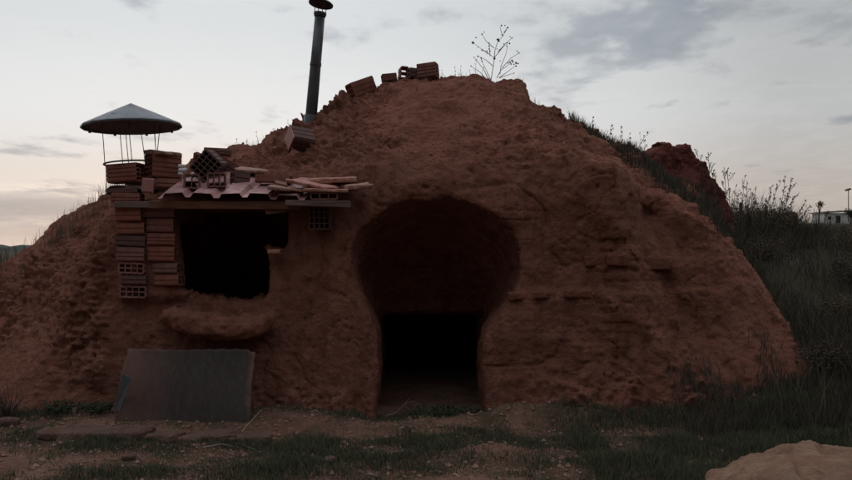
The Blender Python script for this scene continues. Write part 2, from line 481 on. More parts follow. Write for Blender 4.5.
    cav = cav + near(cav, X, Y, Z, .25, lambda x, y, z: .035*fbm(x, y, z, 2.2, 3, 41))
    inner = boxd(X, Y, Z, (PX(431), 2.05, .15), (.57, .85, .66))
    cham = (np.sqrt((X/1.15)**2+((Y-3.3)/.9)**2+((Z-.5)/1.15)**2)-1)*.95
    cav = smin(cav, smin(inner, cham, .08), .10)
    # window opening with its stepped right jamb, open into the dark room behind
    r1 = boxd(X, Y, Z, (PX(228.5), .55, 1.77), (.530, 1.25, .205))
    r2 = boxd(X, Y, Z, (PX(220), .55, 1.45), (.435, 1.25, .42))
    win = smin(r1, r2, .03)
    win = win + near(win, X, Y, Z, .2, lambda x, y, z: .022*fbm(x, y, z, 3.5, 3, 55))
    bot = ((PZ(304) + .10*np.abs((X-PX(225))/.45)**3) - Z)
    win = smax(win, bot, .06)
    room = (np.sqrt(((X+1.9)/.85)**2+((Y-1.7)/.8)**2+((Z-1.0)/.95)**2)-1)*.85
    wide = boxd(X, Y, Z, (PX(208), .98, 1.46), (.72, .68, .38))
    cav = np.minimum(cav, np.minimum(np.minimum(win, wide+.0), room))
    return smax(g, -cav, .035)
V, Q = sdf_grid(house_sdf, (-8.2, -1.2, -.42), (6.2, 6.6, 3.95), .036)
def house_disp(co, no):
    x, y, z = co.T
    upf = np.clip(no[:, 2]*1.4+.10, .13, 1.0)
    upf = np.maximum(upf, sstep(-2.9, -3.2, x)*.9)
    var = np.clip(.75+1.3*fbm(x, y, z, .9, 2, 131), .25, 1.6)
    upf = upf*var
    plaster = np.exp(-(((x-.1)/1.15)**2+((z-1.3)/1.1)**2)**2)*(y < .5); upf = np.maximum(upf*(1-.75*plaster), .12)
    hidden = (y > .45) & (np.abs(x-.1) < .95) & (z < 2.1)
    upf = np.where(hidden, .3, upf)
    d = billow(x, y, z, 2.6, 2, 51)*.045*upf + billow(x, y, z, 6.5, 3, 61)*.042*upf + billow(x, y, z, 15, 2, 71)*.038*upf
    d += fbm(x, y, z, 30, 2, 81)*.014*np.maximum(upf, .5)
    # shallow rain gullies down the slopes
    d += -.035*np.clip(vnoise(x*5.5, y*1.2, z*.9, 91), 0, 1)*upf
    # shrinkage cracks and rain streaks in the standing walls
    wl = (1-np.clip(no[:, 2]*1.5+.1, 0, 1))
    c1 = np.abs(vnoise(x*2.1+.6*vnoise(x*5, y*5, z*5, 7), y*2, z*1.2, 141)); c2 = np.abs(vnoise(x*4.3, y*4, z*3.1+.5*vnoise(x*6, y*6, z*6, 8), 143))
    d -= wl*(.024*np.clip(1-c1/.035, 0, 1) + .010*np.clip(1-c2/.05, 0, 1)*(vnoise(x*1.5, y, z*1.5, 9) > .1))
    d += wl*.012*vnoise(x*14, y*14, z*1.3, 145) + fbm(x, y, z, 9, 3, 147)*.008
    # pits pecked in the walls
    p = vnoise(x*11, y*11, z*11, 95); d -= .03*np.clip(p-.72, 0, 1)/.28
    # coursing worn into the right wall
    w = (1-upf)*sstep(.5, .9, x)*(z < 2.0)*np.clip(vnoise(x*2.2, y, z*2.2, 17)*1.5, 0, 1)
    d -= w*.012*(np.abs(((z+.01*vnoise(x*3, y*3, z*3, 5))/.098) % 1 - .5) > .43)
    return d
house = empty('earth_house', (0, 0, 0))
tag(house, 'red earth mound dwelling with a dark arched doorway and square window opening', 'earth house')
shell = subdiv_displace('earth_shell', V, Q, 1, house_disp, M_EARTH, house)
bvh = BVHTree.FromPolygons([tuple(v) for v in V.tolist()], [tuple(q) for q in Q.tolist()])

def drop(x, y, z0=6.0):
    h = bvh.ray_cast(Vector((x, y, z0)), Vector((0, 0, -1)))
    return h[0].z if h[0] is not None else tz(x, y)
def hit(px, py):
    o = Vector((0, CAMY, EYE)); d = (P(px, py, 0)-o).normalized()
    h = bvh.ray_cast(o, d); return h[0]

# ------------------------------------------------------------------ hollow clay bricks
def brick_geo(L, W, H, nu, nw, g=.007, t=.010, plug=False):
    """Length along X, cross section W (Y) x H (Z), nu x nw channels, grooved sides."""
    def breaks(S, n):
        inner = S-2*g-2*t; hs = (inner-(n-1)*t)/n
        b = [0, g, g+t]; typ = ['g', 'w']; p = g+t
        for i in range(n):
            p += hs; b.append(p); typ.append('h')
            if i < n-1: p += t; b.append(p); typ.append('w')
        b += [S-g, S]; typ += ['w', 'g']; return b, typ
    bu, tu = breaks(W, nu); bw, tw = breaks(H, nw)
    nU, nW = len(tu), len(tw)
    sol = np.zeros((nU, nW), bool)
    for i in range(nU):
        for j in range(nW):
            a, b = tu[i], tw[j]
            if a == 'g' and b == 'g': s = False
            elif a == 'g': s = b == 'h'
            elif b == 'g': s = a == 'h'
            else: s = not (a == 'h' and b == 'h')
            sol[i, j] = s
    m = MB()
    idx = {}
    if plug: m.box((-L/2-.006, 0, 0), (.010, W-.004, H-.004), None, .002)
    def v(i, j, e):
        k = (i, j, e)
        if k not in idx:
            idx[k] = len(m.v)
            jx = random.uniform(-.002, .002)
            m.v.append(((-.5 if e == 0 else .5)*L + jx, bu[i]-W/2+random.uniform(-.0012, .0012), bw[j]-H/2+random.uniform(-.0012, .0012)))
        return idx[k]
    for i in range(nU):
        for j in range(nW):
            if not sol[i, j]: continue
            m.f.append((v(i,j,0), v(i,j+1,0), v(i+1,j+1,0), v(i+1,j,0)))
            m.f.append((v(i,j,1), v(i+1,j,1), v(i+1,j+1,1), v(i,j+1,1)))
            if i == 0 or not sol[i-1, j]: m.f.append((v(i,j,0), v(i,j,1), v(i,j+1,1), v(i,j+1,0)))
            if i == nU-1 or not sol[i+1, j]: m.f.append((v(i+1,j,0), v(i+1,j+1,0), v(i+1,j+1,1), v(i+1,j,1)))
            if j == 0 or not sol[i, j-1]: m.f.append((v(i,j,0), v(i+1,j,0), v(i+1,j,1), v(i,j,1)))
            if j == nW-1 or not sol[i, j+1]: m.f.append((v(i,j+1,0), v(i,j+1,1), v(i+1,j+1,1), v(i+1,j+1,0)))
    return m
D2R = math.radians
def brick(c, dims, ch=(2, 3), rot=(0, 0, 0), end=False, mat=None, label=None, group=None, parent=None, name='hollow_brick', grp=.007, web=.010, cat='brick', plug=False):
    """rot = pitch (about X), roll (about Y, seen from the front), yaw (about Z) in degrees."""
    m = brick_geo(*dims, *ch, grp, web, plug)
    o = m.build(name, mat or M_BRICK, None)
    if plug:
        o.data.materials.append(M_BRICKP)
        for p in o.data.polygons[:6]: p.material_index = 1
    R = Euler((D2R(rot[0]), D2R(rot[1]), D2R(rot[2])), 'XYZ').to_matrix()
    if end: R = R @ Euler((0, 0, D2R(90))).to_matrix()
    mw = Matrix.Translation(c) @ R.to_4x4()
    o.matrix_basis = mw
    if parent is not None: o.parent = parent; o.matrix_parent_inverse = parent.matrix_basis.inverted()
    if label: tag(o, label, cat, group)
    return o
GT = 'loose bricks piled on the roof'
GC = 'loose bricks along the crest of the mound'

# pier left of the window: two rough columns of mortared bricks
pier = empty('brick_pier', P(148, 300, 0)); pier.parent = house
def pbrick(x0, y0, x1, y1, y=-.02, **k): return pbrick2(x0, y0, x1, y1, y+.085, **k)
def pbrick2(x0, y0, x1, y1, y=-.02, W=.16, ch=(2, 3), end=False, roll=0, mat=None, yaw=0):
    y0 -= .7; y1 += .7; y += random.uniform(-.012, .03); yaw += random.uniform(-4, 4); roll += random.uniform(-1.5, 1.5)
    c = P((x0+x1)/2, (y0+y1)/2, y+W/2); s = (y-CAMY)/F_PX
    w, h = (x1-x0)*s, (y1-y0)*s
    d = (W, w, h) if end else (w, W, h)
    return brick(c, d, ch, (0, roll, yaw), end, mat, None, None, pier, 'brick')
L_ = [(118,206,144,221,3),(119,223,146,234,2),(118,236,147,246,2),(119,248,146,261,3),(121,263,148,273,2),(124,275,149,284,2)]
for i, (a, b, c_, d, n) in enumerate(L_):
    pbrick(a, b, c_, d, -.095+random.uniform(-.015, .015), ch=((4 if i == 4 else 2), n), end=(i == 4), roll=random.uniform(-1.5, 1.5), mat=M_BRICKD if i in (2, 5) else M_BRICK)
pbrick(122, 286, 150, 297, -.09, ch=(4, 2), end=True)
R_ = [(145,206,178,217,2),(150,219,177,232,2),(150,234,177,245,3),(151,247,177,261,3),(156,263,181,273,2),(157,275,182,285,2)]
for i, (a, b, c_, d, n) in enumerate(R_):
    pbrick(a, b, c_, d, -.05+random.uniform(-.015, .01), ch=(2, n), roll=random.uniform(-1.2, 1.2), W=.2)
# bricks and adobes bedded in the earth
def inset(px, py, w, h, ch, end, y=-.03, name='wall_brick', roll=0, mat=None, W=.15):
    s = (y-CAMY)/F_PX
    d = (W, w*s, h*s) if end else (w*s, W, h*s)
    return brick(P(px, py, y+W/2), d, ch, (0, roll, 0), end, mat, None, None, house, name, .005, .009)
inset(320.5, 218, 22, 24, (4, 4), True, -.01, mat=M_BRICKD)
inset(325, 196.5, 28, 7.5, (3, 1), True, -.10)
inset(275, 251.5, 12, 5, (2, 1), False, -.02, mat=M_TILE)
def lump_box(name, c, d, mat, parent=None, roll=0, yaw=0, pitch=0, amp=.012, seed=1, p=8):
    """a worn block: rounded box grown as a surface and roughened"""
    h = max(min(d)/9, .008)
    def f(X, Y, Z):
        q = ((np.abs(X)/(d[0]/2))**p + (np.abs(Y)/(d[1]/2))**p + (np.abs(Z)/(d[2]/2))**p)**(1/p)-1
        q = q*min(d)/2
        return q - amp*fbm(X+seed*3.1, Y+seed, Z-seed, 9, 3, seed) - amp*.9*fbm(X+seed, Y, Z, 3.2, 2, seed+9)
    lo = [-(q/2+.05+amp*2) for q in d]
    V, Q = sdf_grid(f, lo, [-q for q in lo], h)
    me = np_mesh(name, V, Q, True); me.materials.append(mat)
    o = bpy.data.objects.new(name, me); COL.objects.link(o)
    o.location = c; o.rotation_euler = (D2R(pitch), D2R(roll), D2R(yaw))
    if parent is not None: o.parent = parent; o.matrix_parent_inverse = parent.matrix_basis.inverted()
    return o
for k, (px, py, w, h, y) in enumerate([(594,261,22,12,.03),(616,260,22,12,.025),(656,263,32,15,.10),(578,294,26,9,-.10),(545,295,24,8,-.09),(515,296,16,8,-.07)]):
    s = 7.8/F_PX
    hp = hit(px, py); yy = (hp.y if hp else y) + .045
    lump_box('adobe_block', P(px, py, yy), (w*s, .18, h*s), M_ADOBE if k != 2 else M_EARTH, house, roll=random.uniform(-2, 2), amp=.008, seed=k+1)

# timber lintel across the window and the board beside it
lin = MB()
lin.box(P(205, 205.2, .0), (1.02, .12, .075), Euler((0, D2R(.3), 0)).to_matrix())
lin.build('lintel', M_WOOD, house, bevel=.006)
lin = MB(); lin.box(P(279, 205.4, -.01), (.44, .12, .078), Euler((0, D2R(-.4), 0)).to_matrix())
lin.build('lintel', M_WOOD, house, bevel=.006)
lin = MB(); lin.box(P(135, 205, .02), (.36, .12, .06)); lin.build('lintel', M_GREYW, house, bevel=.006)
lb = MB(); lb.box(P(319, 203.8, -.09), (.60, .17, .058), Euler((0, D2R(1.2), D2R(2))).to_matrix(), .006)
o = lb.build('wooden_board', M_GREYW, None, bevel=.004); tag(o, 'short grey weathered board at the right end of the window lintel', 'board')
lb = MB(); lb.box(P(276, 211, -.02), (.19, .05, .045), Euler((0, D2R(-8), D2R(4))).to_matrix(), .006)
o = lb.build('wood_offcut', M_WOOD, None, bevel=.003); tag(o, 'small orange wood offcut wedged under the window lintel', 'wood piece')

# ------------------------------------------------------------------ corrugated roof sheet
def roof_sheet():
    a = P(158, 198.5, -.12); width = 1.45; depth = .78; per = .268
    prof = []
    x = 0.0; hgt = .042
    while x < width:
        for dx, z in ((0, 0), (.035, 0), (.062, hgt), (.228, hgt), (.255, 0)):
            if x+dx <= width: prof.append((x+dx, z))
        x += per
    nd = 10; th = .0035; rows = []
    for j in range(nd+1):
        v = j/nd
        row = []
        for (u, z) in prof:
            sag = .012*math.sin(u*3.1+v*2)+.006*math.sin(u*9+v*5)
            nick = (random.uniform(-.012, .012) if j in (0, nd) else 0)
            row.append(Vector((u + .05*v, v*depth+nick, z*(1+.1*math.sin(u*7)) + sag + .36*v*depth)))
        rows.append(row)
    m = MB(); n = len(prof)
    top = [a+p for r in rows for p in r]; botm = [a+p-Vector((0, 0, th)) for r in rows for p in r]
    fs = []; N_ = len(top)
    for j in range(nd):
        for i in range(n-1):
            q = (j*n+i, j*n+i+1, (j+1)*n+i+1, (j+1)*n+i)
            fs.append(q); fs.append(tuple(k+N_ for k in reversed(q)))
    for i in range(n-1):
        fs.append((i, i+N_, i+1+N_, i+1)); k = nd*n+i; fs.append((k, k+1, k+1+N_, k+N_))
    for j in range(nd):
        k = j*n; fs.append((k, k+n, k+n+N_, k+N_)); k = j*n+n-1; fs.append((k, k+N_, k+n+N_, k+n))
    m.add(top+botm, fs)
    return m.build('roof_sheet', M_ROOF)
o = roof_sheet(); tag(o, 'dusty pink corrugated roofing sheet laid over the window lintel', 'roofing sheet')
def roof_z(px, y): return P(px, 198.5, -.12).z + .04 + .50*(y+.12)

# ------------------------------------------------------------------ rubble on the roof
brick(P(126, 173.5, .46), (.31, .20, .19), (2, 4), (0, -3, -8), label='ribbed red brick under the left side of the wire hoop', group=GT)
brick(P(163, 166, .62), (.30, .24, .27), (3, 5), (0, 2, 38), mat=M_BRICK, label='largest ribbed brick block, right of the conical cowl legs', group=GT)
cap = lump_box('clay_slab', P(161, 153.5, .60), (.36, .30, .045), M_TILE, None, roll=4, yaw=-30, amp=.006, seed=31); tag(cap, 'pale clay slab lying on top of the largest ribbed block', 'slab')
brick(P(138, 176, .95), (.26, .2, .2), (2, 3), (0, 2, 20), mat=M_BRICKD, label='soot blackened brick at the back inside the wire hoop', group=GT)
brick(P(148, 185.5, .10), (.10, .14, .145), (1, 1), (4, 3, 14), mat=M_BRICKP, label='small pale pink brick standing on end at the roof edge', group=GT)
brick(P(170, 184, .30), (.24, .14, .10), (2, 2), (0, 2, 6), label='low ribbed brick lying below the largest block', group=GT)
brick(P(209, 166, .50), (.30, .24, .26), (4, 5), (8, 42, 8), True, mat=M_BRICKD, label='dark brick tipped on its corner like a diamond', group=GT, grp=.009)
brick(P(230, 169, .75), (.32, .16, .13), (2, 2), (5, 30, 25), mat=M_BRICKD, label='dark brick sloping down right of the diamond brick', group=GT)
brick(P(192, 182, .12), (.18, .155, .145), (2, 2), (0, 0, 14), True, M_BRICK, 'square brick end with four holes, left on the pink sheet', GT)
brick(P(216.5, 180.5, .14), (.20, .18, .145), (3, 1), (0, -2, 16), True, M_BRICK, 'brick with tall holes, middle of the pink sheet', GT)
brick(P(240, 178.5, .32), (.16, .13, .13), (2, 2), (0, 3, 35), mat=M_BRICKD, label='small dark brick between the holed brick and the flat red brick', group=GT)
brick(P(218, 152, 1.00), (.28, .16, .08), (2, 2), (3, 2, 10), mat=M_BRICK, label='flat brick lying on the slope above the diamond brick', group=GT)
brick(P(274, 178.6, .20), (.34, .14, .085), (2, 1), (3, 1, -4), mat=M_BRICK, label='flat smooth red brick across the right half of the sheet', group=GT)
brick(P(280, 188.5, .05), (.11, .15, .12), (1, 1), (20, 10, 20), mat=M_BRICK, label='broken brick stub sitting in a trough of the pink sheet', group=GT)
def slab(px, py, y, d, roll, yaw, pitch, mat, label, seed, cat='slab', name='clay_slab'):
    o = lump_box(name, P(px, py, y), d, mat, None, roll, yaw, pitch, .005, seed, 10); tag(o, label, cat); return o
slab(262, 170.5, .62, (.50, .22, .035), 2, 3, 12, M_TILE, 'long thin tile lying behind the flat red brick', 41, 'tile', 'clay_tile')
slab(313, 184, .02, (.42, .24, .035), 12, -12, 10, M_BRICKP, 'pale thin slab slanting down over the sheet end', 42)
slab(296, 189.5, .0, (.40, .2, .03), 6, 6, 8, M_TILE, 'broken tile under the slanting pale slab', 43, 'tile', 'clay_tile')
slab(334, 180.3, .18, (.42, .26, .05), -2, -5, 6, M_TILE, 'thick dusty slab behind the right end of the lintel', 44)
slab(357, 186, .05, (.26, .22, .045), -6, 16, 8, M_TILE, 'rightmost slab, overhanging beside the arch', 45)
slab(325, 190.5, -.02, (.36, .2, .03), 1, 2, 4, M_TILE, 'thin tile directly on top of the three hole brick', 46, 'tile', 'clay_tile')
# metal flashing under the brick ring
fl = MB(); pts = []
for i in range(9):
    u = i/8; pts.append((u, .02*math.sin(u*5)+(-.035 if i == 0 else 0)))
a = P(105, 187, .30); top = []
for v in (0, 1):
    for u, z in pts: top.append(a+Vector((u*.42, v*.4, z+.02*v)))
bot = [p-Vector((0, 0, .006)) for p in top]; n = 9; fs = []
for i in range(8): fs += [(i, i+1, n+i+1, n+i), (2*n+i, 3*n+i, 3*n+i+1, 2*n+i+1), (i, 2*n+i, 2*n+i+1, i+1), (n+i, n+i+1, 3*n+i+1, 3*n+i)]
fs += [(0, n, 3*n, 2*n), (8, 8+2*n, 8+3*n, 8+n)]
fl.add(top+bot, fs); o = fl.build('metal_flashing', M_COWL); tag(o, 'curled grey metal strip under the left roof brick', 'metal strip')
brick(P(124, 191.5, .33), (.30, .16, .06), (2, 1), (0, -1, 4), mat=M_BRICKD, label='flat sooty brick beneath the curled metal strip', group=GT)
brick(P(128, 198, .10), (.27, .16, .09), (2, 2), (0, 1, 0), mat=M_BRICK, label='brick laid on the pier top left of the roof sheet', group=GT)
for k, (px, py) in enumerate([(182, 166), (183, 170), (181, 173.5)]):
    o = lump_box('mortar_chip', P(px, py, .36), (.06, .06, .03), M_PLASTER, None, seed=60+k, amp=.006)
    tag(o, ['topmost', 'middle', 'lowest'][k]+' of three white mortar chips beside the largest brick block', 'mortar chip', 'white mortar chips on the roof')

# crest of the mound
def sil(px):
    for q in np.arange(50, 330, .5):
        h = hit(px, q)
        if h is not None: return q, h
def crest(px, pyc, y, dims, ch, rot, label, mat=M_BRICK, end=False, grp=GC):
    q, h = sil(px); s = (h.y+.05-CAMY)/F_PX
    return brick(P(px, q, h.y+.05)+Vector((0, 0, dims[2]*.44)), dims, ch, rot, end, mat, label, grp)
crest(362, 89, 1.75, (.30, .22, .25), (3, 4), (0, -22, 24), 'tilted ribbed block, leftmost on the mound crest', M_BRICK)
crest(389, 85, 1.9, (.17, .15, .10), (2, 1), (0, -8, 10), 'low worn brick half sunk right of the tilted block', M_BRICKD)
crest(403.5, 77, 1.9, (.16, .11, .15), (1, 2), (0, 4, 12), 'upright brick showing two holes on the mound crest', M_BRICK, True)
crest(413, 77, 2.0, (.11, .13, .12), (2, 2), (0, 3, 20), 'small dark brick between the upright and the topmost brick', M_BRICKD)
crest(428, 69.5, 1.95, (.23, .18, .18), (2, 4), (0, -5, -14), 'topmost ribbed brick beside the dry flower stems', M_BRICK)
h_ = hit(300, 144)
brick(h_ + Vector((0, -.03, .02)), (.24, .23, .25), (3, 4), (45, 6, 30), mat=M_BRICKD, plug=True, grp=.009, group=GC, label='pink ended brick stuck diagonally in the slope under the chimney pipe')

# ------------------------------------------------------------------ conical cowl on wire legs
cw = P(132, 128, .6); cowl = empty('chimney_cowl', P(132, 160, .6))
tag(cowl, 'wide conical metal cowl on thin wire legs above the brick ring', 'chimney cowl')
Mc = Matrix.Translation(P(132, 125, .6)) @ Euler((0, D2R(-3.2), 0)).to_matrix().to_4x4()
R0 = .485
cone = MB(); cone.lathe([(.002, .225), (R0*.5, .115), (R0, .0), (R0+.012, -.012), (R0+.010, -.03), (R0-.004, -.026), (R0-.01, -.006), (R0*.5, .105), (.002, .212)], 18, Mc)
cone.build('cone_roof', M_COWL, cowl)
for k in range(9):
    t = 2*math.pi*k/9+.2; bl = MB(); bl.box(Mc @ Vector((math.cos(t)*R0*.97, math.sin(t)*R0*.97, -.035)), (.022, .022, .022)); bl.build('rim_bolt', M_PIPE, cowl)
hoop_c = P(131, 163.5, .6)
Mh = Matrix.Translation(hoop_c) @ Euler((0, D2R(-4), 0)).to_matrix().to_4x4()
hp = MB(); hp.tube([Mh @ Vector((math.cos(t)*.262, math.sin(t)*.262, 0)) for t in np.linspace(0, 2*math.pi, 29)], .010, 6, False)
hp.build('hoop', M_ROD, cowl, True)
for px0, px1 in [(108, 111), (112, 115.5), (117, 120.5), (132, 137), (137, 140.5), (150, 153.5), (154, 156.5), (160, 164.5)]:
    xx = (P(px1, 0, .6).x - hoop_c.x)/.262
    ang = math.acos(max(-1, min(1, xx))) * (1 if random.random() < .5 else -1)
    b_ = Mh @ Vector((math.cos(ang)*.262, math.sin(ang)*.262, .0))
    ta = Mc @ Vector((0, 0, 0)); tp = Vector((P(px0, 0, .6).x, b_.y, cw.z+.03))
    r = MB(); r.tube([b_, (b_+tp)/2+Vector((random.uniform(-.004, .004), 0, 0)), tp], .0042, 5); r.build('wire_leg', M_ROD, cowl)
r = MB(); r.tube([P(106, 164.5, .55), P(106.5, 189, .52)], .005, 5); r.build('wire_leg', M_ROD, cowl)

# ------------------------------------------------------------------ chimney pipe
yb = 1.72
zb = drop(P(311, 0, yb).x, yb)
pb = P(311, 117, yb); pt = P(320, 15, yb+.02); dv = (pt-pb).normalized()
pipe = empty('chimney_pipe', pb); tag(pipe, 'tall dark leaning stove pipe with a round rain cap', 'chimney pipe')
m = MB(); m.tube([pb-dv*.5, pb+dv*.3, pb+dv*.62, pt], [.068, .066, .062, .058], 20); m.build('pipe', M_PIPE, pipe, True)
m = MB(); m.tube([pb-dv*.12, pb+dv*.02], [.085, .082], 18); m.build('base_collar', M_COWL, pipe, False)
m = MB(); m.tube([pt-dv*.02, pt+dv*.005, pt+dv*.028], [.066, .074, .074], 20); m.build('top_collar', M_PIPE, pipe, False)
m = MB(); m.tube([pb+dv*.60, pb+dv*.635], [.0675, .0665], 20); m.build('joint_band', M_PIPE, pipe, False)
cc = pt+dv*.135
Mp = Matrix.Translation(cc) @ Euler((D2R(-6), D2R(9), 0)).to_matrix().to_4x4()
m = MB(); m.lathe([(.002, .07), (.13, .012), (.145, .0), (.143, -.014), (.13, -.004), (.002, .055)], 26, Mp); m.build('rain_cap', M_PIPE, pipe, True)
for k in range(4):
    t = 2*math.pi*k/4+.5
    a_ = pt+dv*.02+Vector((math.cos(t)*.066, math.sin(t)*.066, 0)); b_ = Mp @ Vector((math.cos(t)*.075, math.sin(t)*.075, .02))
    m = MB(); m.tube([a_, b_], .005, 5); m.build('cap_strut', M_ROD, pipe)

# ------------------------------------------------------------------ rusting sheet leaning under the window
def leaning_sheet():
    A = GP(113, 431, .0); cx = P(184, 0, -.45).x
    bl_, br = P(113, 430, -.48), P(249.5, 429, -.48); tl, tr = P(127, 349.5, -.20), P(254.5, 349.5, -.20)
    nu, nv = 60, 30; c0 = Vector((cx, -.34, .45)); top = []
    for j in range(nv+1):
        v = j/nv
        for i in range(nu+1):
            u = i/nu
            p = (bl_*(1-u)+br*u)*(1-v) + (tl*(1-u)+tr*u)*v
            w = .006*math.sin(u*38)*(.4+.6*v) + .014*math.sin(u*5+v*2.2) + .01*math.sin(v*7+u*3)
            if u < .12: w -= .05*(1-u/.12)**2*math.sin(v*math.pi)
            e = .004*math.sin(u*9+1)+.003*math.sin(u*61) if j == nv else (.006*math.sin(u*31) if j == 0 else 0)
            side = (.006*math.sin(v*7+1)+.003*math.sin(v*43)) if i in (0, nu) else 0
            if j == nv and u > .96: e -= .02
            p = p + Vector((side, w, e)) - c0; top.append(p)
    bot = [p+Vector((0, .005, 0)) for p in top]; n = nu+1; N_ = len(top); fs = []
    for j in range(nv):
        for i in range(nu):
            q = (j*n+i, j*n+i+1, (j+1)*n+i+1, (j+1)*n+i); fs += [q, tuple(k+N_ for k in reversed(q))]
    for i in range(nu):
        fs.append((i, i+N_, i+1+N_, i+1)); k = nv*n+i; fs.append((k, k+1, k+1+N_, k+N_))
    for j in range(nv):
        k = j*n; fs.append((k, k+n, k+n+N_, k+N_)); k = j*n+nu; fs.append((k, k+N_, k+n+N_, k+n))
    m = MB(); m.add(top+bot, fs); o = m.build('metal_sheet', M_SHEET, None, True); o.location = c0; return o
o = leaning_sheet(); tag(o, 'large grey rusting metal sheet leaning below the window', 'metal sheet')
m = MB(); m.box((0, 0, 0), (.07, .02, .30), None, .014); o = m.build('metal_strip', M_PIPE, None, bevel=.005)
o.location = P(123, 393, -.50); o.rotation_euler = (D2R(-14), D2R(9), D2R(-20)); tag(o, 'narrow dark bluish metal strip at the left edge of the leaning sheet', 'metal strip')

# ------------------------------------------------------------------ ruined wall behind the shoulder
def ruin_sdf(X, Y, Z):
    pr = [(640, 300), (640, 158), (646, 151), (662, 148), (668, 153), (672, 151), (684, 151), (689, 156), (692, 163), (697, 165), (702, 178), (712, 200), (720, 216), (722, 330)]
    yc = 3.1; d = yc-CAMY
    xs = np.array([(p-426)*d/F_PX for p, _ in pr]); zs = np.array([EYE+(HOR-q)*d/F_PX for _, q in pr])
    xs[1] += .01; xs[0] -= .25
    Ht = np.interp(X, xs, zs, left=0, right=0)
    g = np.maximum((Z-Ht)*.6, np.abs(Y-yc)-(.35+.25*np.clip(2.6-Z, 0, 2)))
    g = np.maximum(g, -Z+.2)
    return g - .035*fbm(X, Y, Z, 5, 3, 77) - .02*np.round(vnoise(X*5, Y*5, np.round(Z*9)/9*8, 3)*2)/2
V2, Q2 = sdf_grid(ruin_sdf, (2.4, 2.0, .1), (4.6, 4.3, 3.1), .032)
o = subdiv_displace('ruined_wall', V2, Q2, 1, lambda c, n: billow(c[:, 0], c[:, 1], c[:, 2], 14, 2, 3)*.02, M_RUIN)
tag(o, 'crumbling dark red earth wall stump behind the right shoulder of the mound', 'ruined wall')

# ------------------------------------------------------------------ boulder in the foreground
def rock_sdf(X, Y, Z):
    q = ((np.abs(X-2.50)/.88)**3.6 + (np.abs(Y+3.3)/.52)**3 + (np.abs(Z-.06+.05*(X-2))/.40)**3.6)**(1/3.4)-1
    g = q*.42 - .05*fbm(X, Y, Z, 2.6, 4, 102, .6)
    pit = np.clip(vnoise(X*7, Y*7, Z*7, 104)-.45, 0, 1)
    return g + .13*pit
V3, Q3 = sdf_grid(rock_sdf, (1.4, -4.05, -.3), (3.55, -2.6, .72), .022)
o = subdiv_displace('boulder', V3, Q3, 1, lambda c, n: fbm(c[:, 0], c[:, 1], c[:, 2], 9, 5, 31, .65)*.022 - .022*np.clip(1-np.abs(vnoise(c[:, 0]*2.3, c[:, 1]*2.3+.3, c[:, 2]*3, 77))/.05, 0, 1) - .03*np.clip(vnoise(c[:, 0]*17, c[:, 1]*17, c[:, 2]*17, 9)-.5, 0, 1), M_ROCK)
tag(o, 'large pale pinkish pitted boulder in the foreground at right', 'boulder')

# ------------------------------------------------------------------ flat stones at the foot of the wall
GS = 'flat stones in front of the leaning sheet'
for k, (px, py, w, dd, yw, lab) in enumerate([(96, 436, .86, .24, 2, 'longest flat stone, left of the leaning sheet foot'), (158, 436, .34, .22, -4, 'short flat stone under the left half of the leaning sheet'),
        (204, 435.5, .50, .22, 3, 'flat stone below the middle of the leaning sheet'), (254, 435, .40, .24, -3, 'flat stone at the right foot of the leaning sheet')]):
    g = GP(px, py); z = tz(g.x, g.y)
    o = lump_box('paving_stone', (g.x, g.y, z+.015), (w, dd, .07), M_SLAB, None, random.uniform(-2, 2), yw, random.uniform(-2, 3), .008, 120+k, 6); tag(o, lab, 'stone', GS)
for k, (px, py, s_, lab) in enumerate([(10, 425, .10, 'pale rounded stone at the far left foot of the mound'), (428, 411, .05, 'small stone lying in the grass of the doorway'), (128, 456, .07, 'small stone on the bare soil at lower left'),
        (330, 462, .06, 'small stone on the bare soil below the pillar'), (435, 417, .06, 'reddish stone on the path to the doorway')]):
    g = GP(px, py); o = lump_box('stone', (g.x, g.y, tz(g.x, g.y)+s_*.3), (s_*1.5, s_, s_*.8), M_SLAB, None, 5, 20*k, 4, .01, 140+k, 3); tag(o, lab, 'stone')
g = GP(75, 419); m = MB(); m.box((0, 0, 0), (.03, .012, .075), None, .006); o = m.build('pottery_shard', M_PALE, None)
o.location = (g.x, g.y, tz(g.x, g.y)+.05); o.rotation_euler = (.1, .25, .2); tag(o, 'small pale shard standing in the grass at the left foot of the mound', 'shard')

# ------------------------------------------------------------------ grass and gravel (stuff)
def blades(name, pts, h, w, mat, lean=.35, curve=.4):
    n = len(pts); az = rng.uniform(0, 2*np.pi, n); la = rng.uniform(0, 2*np.pi, n)
    side = np.stack([np.cos(az), np.sin(az), np.zeros(n)], 1)*(w[:, None]/2)
    ln = np.stack([np.cos(la), np.sin(la), np.zeros(n)], 1)*(rng.uniform(0, 1, n)*lean*h)[:, None]
    up = np.zeros((n, 3)); up[:, 2] = h
    p0 = pts; p1 = pts + up*.55 + ln*.35; p2 = pts + up*(1-curve*.2*rng.random((n, 1))) + ln
    V = np.stack([p0-side, p0+side, p1-side*.8, p1+side*.8, p2-side*.12, p2+side*.12], 1).reshape(-1, 3)
    b = np.arange(n)[:, None]*6
    Q = np.concatenate([b+np.array([[0, 1, 3, 2]]), b+np.array([[2, 3, 5, 4]])], 1).reshape(-1, 4)
    me = np_mesh(name, V, Q); me.materials.append(mat); return link(bpy.data.objects.new(name, me))
def pxy(x, y): d = y-CAMY; return 426+x*F_PX/d, HOR+EYE*F_PX/d
